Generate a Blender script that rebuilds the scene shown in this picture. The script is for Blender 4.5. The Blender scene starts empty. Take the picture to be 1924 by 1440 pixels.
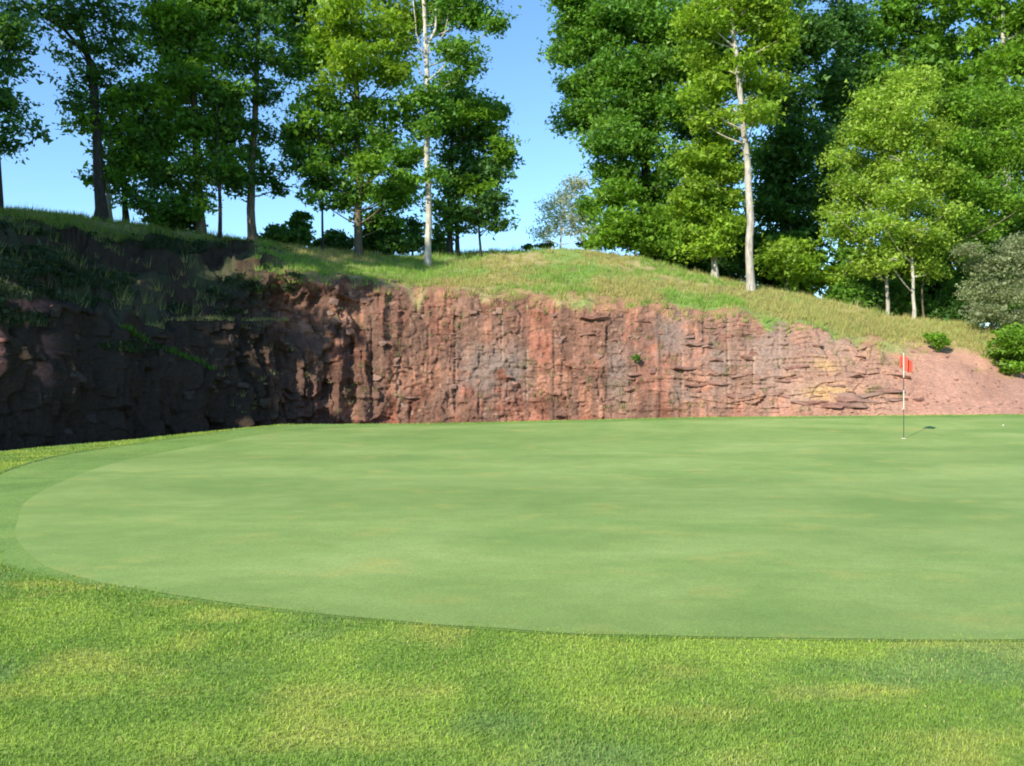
import bpy, bmesh, math, random
import numpy as np
from mathutils import Vector, noise as mnoise
R = math.radians
rng = np.random.default_rng(7)
random.seed(7)
sc = bpy.context.scene

# ------------------------------------------------------------------ camera, sky, sun, exposure
CAM_H = 1.6
FPX = 1600.0
cam_d = bpy.data.cameras.new('camera')
cam = bpy.data.objects.new('camera', cam_d)
sc.collection.objects.link(cam)
cam.location = (0, 0, CAM_H)
cam.rotation_euler = (R(90), 0, 0)
cam_d.sensor_width = 36.0
cam_d.lens = 36.0 * FPX / 1924.0
cam_d.clip_start = 0.05
cam_d.clip_end = 4000
sc.camera = cam

SUN_EL = 29.0
SUN_AZ = 36.0          # light travels towards +x*sin, +y*cos
world = bpy.data.worlds.new('World'); sc.world = world
world.use_nodes = True
wn = world.node_tree
sky = wn.nodes.new('ShaderNodeTexSky'); sky.sky_type = 'NISHITA'
sky.sun_disc = False
sky.sun_elevation = R(SUN_EL)
sky.sun_rotation = R(180 + SUN_AZ)
sky.air_density = 1.0; sky.dust_density = 0.25; sky.ozone_density = 2.5; sky.altitude = 200
bg = wn.nodes['Background']; bg.inputs[1].default_value = 0.13
skm = wn.nodes.new('ShaderNodeMix'); skm.data_type = 'RGBA'; skm.blend_type = 'MULTIPLY'; skm.inputs[0].default_value = 1.0
skm.inputs[7].default_value = (.88, 1.10, 1.24, 1)
wn.links.new(sky.outputs[0], skm.inputs[6]); wn.links.new(skm.outputs[2], bg.inputs[0])
sun_d = bpy.data.lights.new('sun', 'SUN'); sun_d.energy = 4.8; sun_d.angle = R(0.55)
sun_d.color = (1.0, 0.93, 0.80)
sun = bpy.data.objects.new('sun', sun_d); sc.collection.objects.link(sun)
dvec = Vector((math.sin(R(SUN_AZ)) * math.cos(R(SUN_EL)), math.cos(R(SUN_AZ)) * math.cos(R(SUN_EL)), -math.sin(R(SUN_EL))))
sun.rotation_euler = dvec.to_track_quat('-Z', 'Y').to_euler()
sun.location = (-20, -30, 40)
sc.view_settings.view_transform = 'Standard'
sc.view_settings.look = 'None'
sc.view_settings.exposure = 0.75
sc.view_settings.gamma = 1.0
sc.view_settings.use_curve_mapping = False
sc.cycles.max_bounces = 8
sc.cycles.transparent_max_bounces = 8
sc.cycles.filter_width = 1.9

# ------------------------------------------------------------------ helpers
C = sc.collection
def sstep(t):
    t = np.clip(t, 0, 1); return t * t * (3 - 2 * t)
def hsh(i, j, s=0):
    i = i.astype(np.int64); j = j.astype(np.int64)
    n = (i * 374761393 + j * 668265263 + s * 982451653) & 0x7fffffff
    n = ((n ^ (n >> 13)) * 1274126177) & 0x7fffffff
    n = ((n ^ (n >> 16)) * 668265263) & 0x7fffffff
    return (n ^ (n >> 15)) % 100003 / 100003.0
def vnoise(x, y, s=0):
    xi = np.floor(x); yi = np.floor(y); fx = sstep(x - xi); fy = sstep(y - yi)
    a = hsh(xi, yi, s); b = hsh(xi + 1, yi, s); c = hsh(xi, yi + 1, s); d = hsh(xi + 1, yi + 1, s)
    return (a * (1 - fx) + b * fx) * (1 - fy) + (c * (1 - fx) + d * fx) * fy
def fbm(x, y, s=0, o=4):
    v = 0; a = .5; t = 0
    for k in range(o):
        v = v + a * vnoise(x * 2 ** k + 7.3 * k, y * 2 ** k - 3.1 * k, s + k); t += a; a *= .5
    return v / t
def worley(x, y, s=0, jit=.9):
    xi = np.floor(x); yi = np.floor(y)
    f1 = np.full(x.shape, 9.); f2 = np.full(x.shape, 9.); cid = np.zeros(x.shape); cx = np.zeros(x.shape); cy = np.zeros(x.shape)
    for di in (-1, 0, 1):
        for dj in (-1, 0, 1):
            ci = xi + di; cj = yi + dj
            px = ci + .5 + (hsh(ci, cj, s + 11) - .5) * jit; py = cj + .5 + (hsh(ci, cj, s + 23) - .5) * jit
            d = np.hypot(px - x, py - y)
            nr = d < f1
            f2 = np.where(nr, f1, np.minimum(f2, d))
            cid = np.where(nr, hsh(ci, cj, s + 37), cid)
            cx = np.where(nr, px, cx); cy = np.where(nr, py, cy)
            f1 = np.where(nr, d, f1)
    return f1, f2, cid, cx, cy

def mesh_np(name, verts, faces, mat, parent=None, cols=None, smooth=False):
    """verts (n,3); faces (m,k)"""
    me = bpy.data.meshes.new(name)
    verts = np.asarray(verts, dtype=np.float32); faces = np.asarray(faces, dtype=np.int32)
    m, k = faces.shape
    me.vertices.add(len(verts)); me.vertices.foreach_set('co', verts.ravel())
    me.loops.add(m * k); me.loops.foreach_set('vertex_index', faces.ravel())
    me.polygons.add(m)
    me.polygons.foreach_set('loop_start', np.arange(0, m * k, k, dtype=np.int32))
    me.polygons.foreach_set('loop_total', np.full(m, k, dtype=np.int32))
    if smooth: me.polygons.foreach_set('use_smooth', np.ones(m, dtype=bool))
    if cols is not None:
        a = me.color_attributes.new('tint', 'FLOAT_COLOR', 'POINT')
        c4 = np.ones((len(verts), 4), dtype=np.float32); c4[:, :3] = cols
        a.data.foreach_set('color', c4.ravel())
    me.update(calc_edges=True); me.validate()
    if mat: me.materials.append(mat)
    o = bpy.data.objects.new(name, me); C.objects.link(o)
    if parent: o.parent = parent
    return o
def tag(o, label=None, cat=None, group=None, kind=None):
    if label: o['label'] = label
    if cat: o['category'] = cat
    if group: o['group'] = group
    if kind: o['kind'] = kind
    return o
def empty(name, loc=(0, 0, 0)):
    o = bpy.data.objects.new(name, None); C.objects.link(o); o.location = loc; return o
def grid_faces(nr, nc):
    i = np.arange(nr - 1)[:, None] * nc + np.arange(nc - 1)[None, :]
    i = i.ravel()
    return np.stack([i, i + 1, i + nc + 1, i + nc], 1)

# ------------------------------------------------------------------ materials
def new_mat(name):
    m = bpy.data.materials.new(name); m.use_nodes = True
    nt = m.node_tree; b = nt.nodes['Principled BSDF']
    return m, nt, b
def N(nt, t, **kw):
    n = nt.nodes.new(t)
    for k, v in kw.items():
        if k.startswith('i_'): n.inputs[int(k[2:])].default_value = v
        else: setattr(n, k, v)
    return n
def ramp(nt, fac, stops):
    r = nt.nodes.new('ShaderNodeValToRGB')
    while len(r.color_ramp.elements) > 1: r.color_ramp.elements.remove(r.color_ramp.elements[-1])
    r.color_ramp.elements[0].position = stops[0][0]; r.color_ramp.elements[0].color = (*stops[0][1], 1)
    for p, c in stops[1:]:
        e = r.color_ramp.elements.new(p); e.color = (*c, 1)
    nt.links.new(fac, r.inputs[0]); return r.outputs[0]
def noise(nt, scale, detail=3, vec=None, rough=.55, dist=0.0):
    n = nt.nodes.new('ShaderNodeTexNoise'); n.inputs['Scale'].default_value = scale
    n.inputs['Detail'].default_value = detail; n.inputs['Roughness'].default_value = rough
    n.inputs['Distortion'].default_value = dist
    if vec: nt.links.new(vec, n.inputs['Vector'])
    return n.outputs[0]
def pos(nt, sx=1, sy=1, sz=1, rot=0):
    g = nt.nodes.new('ShaderNodeNewGeometry'); m = nt.nodes.new('ShaderNodeMapping')
    m.inputs['Scale'].default_value = (sx, sy, sz); m.inputs['Rotation'].default_value = (0, 0, rot)
    nt.links.new(g.outputs['Position'], m.inputs[0]); return m.outputs[0]
def mix(nt, fac, a, b, mode='MIX'):
    m = nt.nodes.new('ShaderNodeMix'); m.data_type = 'RGBA'; m.blend_type = mode
    for s, v in ((m.inputs[0], fac), (m.inputs[6], a), (m.inputs[7], b)):
        if hasattr(v, 'links'): nt.links.new(v, s)
        else: s.default_value = v if not isinstance(v, tuple) else (*v, 1)
    return m.outputs[2]
def bump(nt, h, b, strength=.4, dist=.02):
    bn = nt.nodes.new('ShaderNodeBump'); bn.inputs['Strength'].default_value = strength; bn.inputs['Distance'].default_value = dist
    nt.links.new(h, bn.inputs['Height']); nt.links.new(bn.outputs[0], b.inputs['Normal'])
def attr(nt):
    a = nt.nodes.new('ShaderNodeVertexColor'); a.layer_name = 'tint'; return a.outputs[0]

def leaf_mat(name, trans=.42, gain=1.0):
    m, nt, b = new_mat(name)
    a = attr(nt)
    b.inputs['Roughness'].default_value = .5; b.inputs['Specular IOR Level'].default_value = .3
    nt.links.new(a, b.inputs['Base Color'])
    t = nt.nodes.new('ShaderNodeBsdfTranslucent')
    tc = mix(nt, 1.0, a, (1.5, 1.55, .55), 'MULTIPLY')
    nt.links.new(tc, t.inputs[0])
    ms = nt.nodes.new('ShaderNodeMixShader'); ms.inputs[0].default_value = trans
    nt.links.new(b.outputs[0], ms.inputs[1]); nt.links.new(t.outputs[0], ms.inputs[2])
    nt.links.new(ms.outputs[0], nt.nodes['Material Output'].inputs[0])
    return m
M_LEAF = leaf_mat('leaf')
M_GRASS = leaf_mat('grass_blade', .3); M_GRASS.node_tree.nodes['Principled BSDF'].inputs['Specular IOR Level'].default_value = .08; M_GRASS.node_tree.nodes['Principled BSDF'].inputs['Roughness'].default_value = .8

def bark_mat(name, dark, light, vs=4):
    m, nt, b = new_mat(name)
    n1 = noise(nt, 3.5, 5, pos(nt, 3, 3, .7)); n2 = noise(nt, 1.1, 3, pos(nt))
    c = ramp(nt, n1, [(.36, dark), (.56, light)])
    c = mix(nt, ramp(nt, n2, [(.45, (0, 0, 0)), (.7, (1, 1, 1))]), c, tuple(x * .6 for x in light))
    nt.links.new(c, b.inputs['Base Color']); b.inputs['Roughness'].default_value = .9
    bump(nt, n1, b, .8, .03)
    return m
M_BARK_D = bark_mat('bark_dark', (.014, .012, .010), (.042, .034, .027))
M_BARK_B = bark_mat('bark_brown', (.07, .05, .035), (.17, .13, .09))
M_BARK_P = bark_mat('bark_pale', (.20, .175, .145), (.44, .40, .34))
M_BARK_W = bark_mat('bark_white', (.22, .20, .16), (.52, .48, .40))

# rough / fringe / green ground materials
def turf(name, cols, patch, fine, yel, bumpd, tint=False):
    m, nt, b = new_mat(name)
    p1 = pos(nt, 1.0, 1.35, 1, .35)
    n1 = noise(nt, patch, 4, p1, .6, .6); n2 = noise(nt, fine, 3, pos(nt)); n3 = noise(nt, patch * 2.6, 4, p1, .65)
    c = ramp(nt, n1, [(.36, cols[0]), (.5, cols[1]), (.64, cols[2])])
    c = mix(nt, ramp(nt, n3, [(.55, (0, 0, 0)), (.72, (yel, yel, yel))]), c, cols[3])
    f = ramp(nt, n2, [(.3, (.74, .76, .72)), (.7, (1.20, 1.19, 1.20))])
    c = mix(nt, 1.0, c, f, 'MULTIPLY')
    n5 = noise(nt, .16, 3, pos(nt, .5, 2.2, 1, -.6)); c = mix(nt, 1.0, c, ramp(nt, n5, [(.34, (.85, .89, .82)), (.64, (1.10, 1.08, 1.11))]), 'MULTIPLY')
    n4 = noise(nt, 2.2, 5, pos(nt, 1, 1.5, 1, .2), .7); c = mix(nt, 1.0, c, ramp(nt, n4, [(.3, (.88, .90, .86)), (.7, (1.10, 1.08, 1.10))]), 'MULTIPLY')
    if tint: c = mix(nt, 1.0, c, attr(nt), 'MULTIPLY')
    nt.links.new(c, b.inputs['Base Color']); b.inputs['Roughness'].default_value = .85
    b.inputs['Specular IOR Level'].default_value = .06
    b.inputs['Sheen Weight'].default_value = .10; b.inputs['Sheen Roughness'].default_value = .5
    b.inputs['Sheen Tint'].default_value = (.7, .9, .5, 1)
    bump(nt, n2, b, .5, bumpd)
    return m
M_GREEN = turf('green_turf', [(.158, .248, .056), (.196, .280, .070), (.238, .315, .090), (.290, .305, .078)], .36, 70, .9, .007)
M_EDGE = turf('cut_edge', [(.065, .13, .022), (.085, .15, .028), (.10, .17, .03), (.13, .17, .04)], .5, 30, .4, .01)
M_FRINGE = turf('fringe_turf', [(.110, .200, .036), (.140, .235, .046), (.165, .26, .054), (.21, .25, .058)], .7, 30, .7, .008)

m, nt, b = new_mat('rough_soil_grass')       # coloured by the vertex tint
n2 = noise(nt, 22, 4, pos(nt)); f = ramp(nt, n2, [(.3, (.62, .62, .62)), (.7, (1.25, 1.25, 1.25))])
nt.links.new(mix(nt, 1.0, attr(nt), f, 'MULTIPLY'), b.inputs['Base Color'])
b.inputs['Roughness'].default_value = .95; b.inputs['Specular IOR Level'].default_value = .15
bump(nt, n2, b, .7, .02)
M_TINT = m

m, nt, b = new_mat('red_rock')
nz = noise(nt, 9, 6, pos(nt, 1, 1, 1.6), .65); nf = noise(nt, 40, 3, pos(nt, 1, 1, 2))
f = ramp(nt, nz, [(.3, (.62, .6, .6)), (.52, (1, 1, 1)), (.75, (1.35, 1.3, 1.25))])
f2 = ramp(nt, nf, [(.3, (.82, .82, .82)), (.7, (1.15, 1.15, 1.15))])
c = mix(nt, 1.0, mix(nt, 1.0, attr(nt), f, 'MULTIPLY'), f2, 'MULTIPLY')
nt.links.new(c, b.inputs['Base Color']); b.inputs['Roughness'].default_value = .92; b.inputs['Specular IOR Level'].default_value = .2
bump(nt, nz, b, .8, .06)
M_ROCK = m

m, nt, b = new_mat('block_rock')
nz = noise(nt, 5, 5, pos(nt, 1, 1, 1.6), .6); nw = noise(nt, .5, 2, pos(nt))
c = ramp(nt, nz, [(.3, (.10, .045, .034)), (.5, (.20, .092, .066)), (.72, (.30, .155, .11))])
c = mix(nt, ramp(nt, nw, [(.4, (0, 0, 0)), (.65, (.8, .8, .8))]), c, (.26, .17, .13))
nt.links.new(c, b.inputs['Base Color']); b.inputs['Roughness'].default_value = .92
bump(nt, nz, b, .8, .05)
M_BLOCK = m

m, nt, b = new_mat('shaded_block_rock')
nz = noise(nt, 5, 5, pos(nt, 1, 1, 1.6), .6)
c = ramp(nt, nz, [(.3, (.022, .016, .011)), (.5, (.042, .030, .021)), (.72, (.080, .055, .040))])  # block rock darkened, left wall's shade painted into the colour
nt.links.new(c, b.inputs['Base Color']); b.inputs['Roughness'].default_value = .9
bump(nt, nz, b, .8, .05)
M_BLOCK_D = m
def flat_mat(name, c, r=.5):
    m, nt, b = new_mat(name)
    n = noise(nt, 60, 2, pos(nt)); k = ramp(nt, n, [(.3, tuple(x * .88 for x in c)), (.7, c)])
    nt.links.new(k, b.inputs['Base Color']); b.inputs['Roughness'].default_value = r
    return m

# ------------------------------------------------------------------ terrain functions (all in metres)
EP = np.array([-1400, -700, 0, 250, 530, 800, 1300, 1924, 2600, 3400.])
EY = np.array([9, 14, 19.7, 22.5, 26, 27, 27, 27, 27, 24.])
EZ = np.array([0, 0, .0, .095, .33, .30, .503, .604, .604, .5])
EB = np.array([-.6, -.6, -.6, -.6, -.5, -.12, -.08, .1, .1, .1])     # ground level behind the brow
def ground_z(x, y):
    x = np.asarray(x, float); y = np.asarray(y, float)
    yy = np.maximum(y, 4.0); p = 962 + FPX * x / yy
    ye = np.interp(p, EP, EY); ze = np.interp(p, EP, EZ); zb = np.interp(p, EP, EB)
    t = np.clip((y - 10) / (ye - 10 + 1e-3), 0, 1)
    z = ze * t ** 3.0
    z = z + (zb - ze) * sstep((y - ye) / 3.0)
    near = sstep((y - 5) / 8) * sstep((ye + 1 - y) / 4)
    z = z + near * .05 * (vnoise(x * .16 + 3, y * .16, 5) - .5)
    return z

# columns of the hill: px -> foot, mid, rim, slope, crest as (Y, z)
def zp(Y, py): return CAM_H - (py - 720) / FPX * Y
def c5(*a): return [(Y, zp(Y, v)) for Y, v in a]
HC = {
    -2600: [(3, -.3), (3.3, .3), (4, .8), (7, 1.2), (12, 1.6)],
    -1500: [(8.5, -.4), (9.0, .6), (9.8, 1.4), (12, 2.1), (17, 3.0)],
    -800: [(14, -.4), (14.5, 1.2), (15.3, 2.9), (18, 4.4), (24, 6.3)],
    -350: [(19, -.4), (19.5, 1.8), (20.4, 3.7), (23.5, 5.8), (29, 7.9)],
    0: [(23, -.5), (23.6, 2.2), (24.7, zp(24.7, 545)), (28, zp(28, 470)), (33, zp(33, 386))],
    110: [(24.8, -.5), (25.4, 2.0), (26.5, zp(26.5, 560)), (30.5, zp(30.5, 482)), (35, zp(35, 394))],
    200: [(26.5, -.5), (27.2, zp(27.2, 720)), (28.4, zp(28.4, 612)), (33, zp(33, 492)), (37, zp(37, 404))],
    375: [(30, -.5), (31, zp(31, 700)), (32.6, zp(32.6, 598)), (36, zp(36, 505)), (40.5, zp(40.5, 436))],
    480: [(32.6, -.3), (33.5, zp(33.5, 680)), (34.7, zp(34.7, 520)), (38.5, zp(38.5, 482)), (43, zp(43, 450))],
    600: [(34.6, -.1), (35.0, zp(35, 660)), (35.9, zp(35.9, 517)), (40, zp(40, 492)), (45, zp(45, 464))],
    750: c5((35.2, 799), (35.6, 660), (36.4, 548), (41, 512), (47, 478)),
    1000: c5((35.5, 793), (35.9, 680), (36.8, 566), (40, 522), (47, 466)),
    1150: c5((35.2, 789), (35.6, 685), (36.7, 570), (40, 527), (46.5, 472)),
    1250: c5((34.8, 786), (35.3, 692), (36.7, 576), (39.7, 540), (45, 492)),
    1400: c5((34, 781), (34.8, 700), (36.6, 592), (39, 570), (43, 534)),
    1560: c5((33.2, 780), (34.1, 715), (36.4, 622), (38.5, 597), (41.5, 560)),
    1700: c5((32.4, 780), (33.6, 732), (36.3, 664), (38, 628), (40, 600)),
    1850: c5((31.8, 780), (33.1, 748), (35.6, 690), (37.4, 645), (39, 615)),
    1960: c5((31.5, 780), (32.8, 758), (34.8, 726), (36.8, 690), (39, 652)),
    2300: c5((30, 780), (31, 765), (33, 750), (35, 730), (38, 700)),
    3200: [(25, .2), (26, .6), (28, 1.2), (31, 2), (36, 3)],
}
HPX = np.array(sorted(HC)); HV = np.array([HC[k] for k in sorted(HC)])       # (n,5,2)
def hill_nodes(p):
    p = np.asarray(p, float); shp = p.shape
    sm = 0; ws = 0
    out = np.zeros(shp + (8, 2))
    for d, w in ((-50, 1), (-25, 2), (0, 3), (25, 2), (50, 1)):
        for k in range(5):
            for c in range(2):
                out[..., k + 1, c] += w / 9 * np.interp(p + d, HPX, HV[:, k, c])
    out[..., 0, 0] = out[..., 1, 0] - .15; out[..., 0, 1] = -1.6
    out[..., 6, 0] = out[..., 5, 0] + 16; out[..., 6, 1] = out[..., 5, 1] + .6
    out[..., 7, 0] = 210; out[..., 7, 1] = out[..., 5, 1] - 8
    return out
def hill_z(p, Y):
    n = hill_nodes(np.array([float(p)]))[0]
    return float(np.interp(Y, n[1:, 0], n[1:, 1]))

# ------------------------------------------------------------------ ground sheet
def rough_col(x, y):
    a = fbm(x * 2.1 + y * .25, y * 3.0 - x * .2, 3, 5); b_ = fbm(x * 2.0, y * 3.4, 9, 4); c_ = fbm(x * .9 + 9, y * 1.5, 17, 3)
    g1 = np.array([.165, .265, .046]); g2 = np.array([.245, .340, .058]); g3 = np.array([.35, .36, .085]); g4 = np.array([.145, .230, .090])
    t1 = sstep((a - .38) / .25)[..., None]; t2 = sstep((b_ - .54) / .2)[..., None] * .6; t3 = sstep((c_ - .56) / .14)[..., None] * .5
    c = g1 * (1 - t1) + g2 * t1; c = c * (1 - t2) + g3 * t2; c = c * (1 - t3) + g4 * t3
    return c
def ground_col(x, y):
    c = rough_col(x, y)
    p = 962 + FPX * x / np.maximum(y, 4); ye = np.interp(p, EP, EY)
    dirt = np.array([.34, .20, .12]); t = sstep((y - ye - 1.2 - 2 * fbm(x, y, 4)) / 1.5)[..., None] * sstep((p - 500) / 200)[..., None]
    c = c * (1 - t) + dirt * t
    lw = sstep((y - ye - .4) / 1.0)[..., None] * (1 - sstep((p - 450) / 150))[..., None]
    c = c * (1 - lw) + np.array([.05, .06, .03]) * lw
    return c
def axis(parts):
    out = [parts[0][0]]
    for a, b_, s in parts:
        out += list(np.linspace(a, b_, max(2, int(round((b_ - a) / s)) + 1))[1:])
    return np.array(out)
ax = axis([(-900, -60, 60), (-60, -20, 2), (-20, 24, .2), (24, 60, 2), (60, 900, 60)])
ay = axis([(-900, -20, 60), (-20, 1, 1.5), (1, 36, .2), (36, 60, 2), (60, 1500, 80)])
X, Y = np.meshgrid(ax, ay)
Z = ground_z(X, Y)
Z = np.where(Y > 38, Z - .5 * sstep((Y - 38) / 8), Z)
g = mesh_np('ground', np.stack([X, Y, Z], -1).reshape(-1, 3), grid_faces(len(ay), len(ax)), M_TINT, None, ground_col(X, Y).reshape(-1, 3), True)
tag(g, 'rough mown lawn in the foreground and around the green', None, None, 'structure')

# ------------------------------------------------------------------ putting green and fringe
GP = [(-5.63, 9.66), (-4.37, 7.76), (-3.31, 6.82), (-1.64, 6.0), (0, 5.5), (1.13, 5.35), (3.17, 5.28), (6.3, 5.5), (10, 7), (14, 10), (17.5, 15),
      (19, 21), (18.5, 25.2), (15.8, 26.2), (10.5, 26.4), (5.5, 26.3), (0, 26.25), (-3.2, 25.9), (-5.3, 24.9), (-6.9, 22.9), (-7.9, 17.8), (-7.0, 12.8)]
FP = [(-6.1, 9.7), (-4.6, 7.62), (-3.38, 6.74), (-1.67, 5.96), (0, 5.47), (1.13, 5.33), (3.18, 5.26), (6.35, 5.46), (10.2, 6.8), (14.4, 9.8), (18.0, 14.9),
      (20.0, 21), (19.3, 26.0), (15.9, 26.75), (10.5, 26.85), (5.5, 26.8), (0, 26.75), (-3.5, 26.55), (-6.5, 25.9), (-8.6, 23.2), (-9.75, 18.5), (-8.3, 13.2)]
def spline(P, k=14):
    P = np.array(P, float); n = len(P); out = []
    for i in range(n):
        p0, p1, p2, p3 = P[i - 1], P[i], P[(i + 1) % n], P[(i + 2) % n]
        for t in np.linspace(0, 1, k, endpoint=False):
            out.append(.5 * ((2 * p1) + (p2 - p0) * t + (2 * p0 - 5 * p1 + 4 * p2 - p3) * t * t + (3 * p1 - p0 - 3 * p2 + p3) * t ** 3))
    return np.array(out)
GB = spline(GP); FB = spline(FP)
jt = (vnoise(np.arange(len(GB)) * .31, np.zeros(len(GB)), 77) - .5)[:, None] * .10
GB = GB + jt * .25
CG = np.array([4.0, 15.0])
def ring_sheet(name, inner, outer, ts, lift, mat):
    V = []
    for t in ts: V.append(inner * (1 - t) + outer * t)
    V = np.array(V); n = V.shape[1]
    V = np.concatenate([V, V[:, :1]], 1)
    z = ground_z(V[..., 0], V[..., 1]) + lift
    P3 = np.concatenate([V, z[..., None]], -1).reshape(-1, 3)
    return mesh_np(name, P3, grid_faces(len(ts), n + 1)[:, ::-1], mat, None, None, True)
fr = ring_sheet('fringe', GB - (GB - CG) * .004, FB, np.linspace(0, 1, 14), .005, M_FRINGE)
tag(fr, None, None, None, 'structure')
pg = ring_sheet('putting_green', CG + (GB - CG) * 0.001, GB, np.linspace(0, 1, 150), .010, M_GREEN)
tag(pg, None, None, None, 'structure')

def outw(P, d):
    t = np.roll(P, -1, 0) - np.roll(P, 1, 0); t /= np.linalg.norm(t, axis=1)[:, None]
    return P + np.stack([t[:, 1], -t[:, 0]], 1) * d
_d = np.clip((-FB[:, 0:1] - 5.5) / 1.5, 0.004, 1) * .07
e1_ = ring_sheet('fringe_edge', FB, outw(FB, _d), [0, .5, 1], .012, M_EDGE); tag(e1_, None, None, None, 'structure')

def inside(P, x, y):
    n = len(P); r = np.zeros(x.shape, bool); j = n - 1
    for i in range(n):
        xi, yi = P[i]; xj, yj = P[j]
        c = ((yi > y) != (yj > y)) & (x < (xj - xi) * (y - yi) / (yj - yi + 1e-12) + xi)
        r ^= c; j = i
    return r

# ------------------------------------------------------------------ grass blades (rough)
def blades(n_near, name, label):
    u = rng.random(n_near)
    y = 2.9 * (30 / 2.9) ** (u ** .86)
    x = (rng.random(n_near) * 2 - 1) * (y * .64 + .5)
    p = 962 + FPX * x / y; ye = np.interp(p, EP, EY)
    ok = (y < ye + 1.0) & ~inside(GB[::2], x + .3 * (fbm(x * 3, y * 3, 611, 3) - .5), y - .06 - .10 * rng.random(n_near) ** 2 + .30 * (fbm(x * 4 + 9, y * 3, 613, 3) - .5))
    infr = inside(FB[::2], x + .2 * (fbm(x * 3, y * 3, 615, 3) - .5), y - .06 - .10 * rng.random(n_near) ** 2 + .3 * (fbm(x * 5, y * 3, 617, 3) - .5))
    ok &= (~infr) | ((rng.random(n_near) < .5) & (x < -3.2))
    # thin, mottled cover
    x, y, infr = x[ok], y[ok], infr[ok]
    n = len(x)
    z = ground_z(x, y)
    h = (.009 + .015 * rng.random(n) ** 1.5) * (0.7 + .6 * fbm(x * 1.5, y * 1.5, 31, 2)) * (1 + .10 * np.maximum(y - 5, 0) / 5)
    h = np.where(infr, h * .45, h)
    edge = np.clip((y - 2.9) / 1.0, 0, 1)
    w = .0017 * (y / 4.0) ** .95 + .0006
    a = rng.random(n) * 2 * np.pi
    l = (rng.random(n) * .9 + .15) * h; la = rng.random(n) * 2 * np.pi
    dx = np.cos(a) * w; dy = np.sin(a) * w
    B0 = np.stack([x - dx, y - dy, z - .003], 1); B1 = np.stack([x + dx, y + dy, z - .003], 1)
    mx = x + np.cos(la) * l * .35; my = y + np.sin(la) * l * .35; mz = z + h * .6
    M0 = np.stack([mx - dx * .8, my - dy * .8, mz], 1); M1 = np.stack([mx + dx * .8, my + dy * .8, mz], 1)
    T = np.stack([x + np.cos(la) * l, y + np.sin(la) * l, z + h], 1)
    V = np.stack([B0, B1, M1, M0, T], 1)
    c = rough_col(x, y) * (.68 + .80 * rng.random(n))[:, None]
    straw = rng.random(n) < .035; c[straw] = np.array([.42, .40, .17]) * (.7 + .5 * rng.random(straw.sum()))[:, None]
    cc = np.repeat(c[:, None, :], 5, 1)
    base = np.arange(n)[:, None] * 5
    F = np.concatenate([base + np.array([0, 1, 2]), base + np.array([0, 2, 3]), base + np.array([3, 2, 4])], 0)
    o = mesh_np(name, V.reshape(-1, 3), F, M_GRASS, None, cc.reshape(-1, 3))
    tag(o, label, 'grass', None, 'stuff')
    return o
blades(560000, 'lawn_grass', 'short mottled green lawn grass in front of the putting green')

# ------------------------------------------------------------------ hill: cliff + grassy slope
PXS = [-2600]
while PXS[-1] < 3200:
    p = PXS[-1]
    PXS.append(p + (2.1 if -60 <= p < 1990 else 14))
PXS = np.array(PXS)
nodes = hill_nodes(PXS)                        # (nc,8,2)
xk = (PXS - 962) / FPX
ROWS = [3, 62, 62, 22, 24, 12, 8]
tv = [0.0]
for k, r in enumerate(ROWS): tv += list(k + (np.arange(r) + 1) / r)
tv = np.array(tv)
k0 = np.minimum(tv.astype(int), 6); ft = tv - k0
YY = nodes[:, k0, 0] * (1 - ft) + nodes[:, k0 + 1, 0] * ft       # (nc,nr)
ZZ = nodes[:, k0, 1] * (1 - ft) + nodes[:, k0 + 1, 1] * ft
XX = xk[:, None] * YY
# soften polyline corners along rows above the rim
for _ in range(6):
    YY[:, 1:-1] = .5 * YY[:, 1:-1] + .25 * (YY[:, 2:] + YY[:, :-2]); ZZ[:, 1:-1] = .5 * ZZ[:, 1:-1] + .25 * (ZZ[:, 2:] + ZZ[:, :-2])
XX = xk[:, None] * YY
PXG = np.repeat(PXS[:, None], len(tv), 1); TV = np.repeat(tv[None, :], len(PXS), 0)
# arc length of the foot
fx = xk * nodes[:, 2, 0]; fy = nodes[:, 2, 0]
S = np.concatenate([[0], np.cumsum(np.hypot(np.diff(fx), np.diff(fy)))]); SS = np.repeat(S[:, None], len(tv), 1)
gx = np.gradient(fx); gy = np.gradient(fy)
k_ = 25; ker = np.ones(k_) / k_
gx = np.convolve(np.pad(gx, k_ // 2, 'edge'), ker, 'valid'); gy = np.convolve(np.pad(gy, k_ // 2, 'edge'), ker, 'valid')
nl = np.hypot(gx, gy); nx = (gy / nl)[:, None]; ny = (-gx / nl)[:, None]
rockw = sstep((TV - .9) / .2) * (1 - sstep((TV - 2.8) / .35))
left = 1 - sstep((PXG - 560) / 220)            # rugged left part
right = sstep((PXG - 1120) / 250)              # ledged right part
talus = sstep((PXG - 1640) / 120)
rg = 1 - sstep((PXG - 640) / 120)
drill = sstep((PXG - 640) / 30) * (1 - sstep((PXG - 1420) / 80))
D = (fbm(SS * .33, ZZ * .22, 51, 3) - .5) * (.35 + 1.9 * left * (1 - .3 * right) * (1 - talus))
D += (fbm(SS * 1.1, ZZ * .35, 61, 3) - .5) * (.12 + 1.5 * rg) * (1 - talus)
wu = (fbm(SS * .9, ZZ * .9, 71, 3) - .5); wv = (fbm(SS * .9 + 40, ZZ * .9, 73, 3) - .5)
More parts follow.
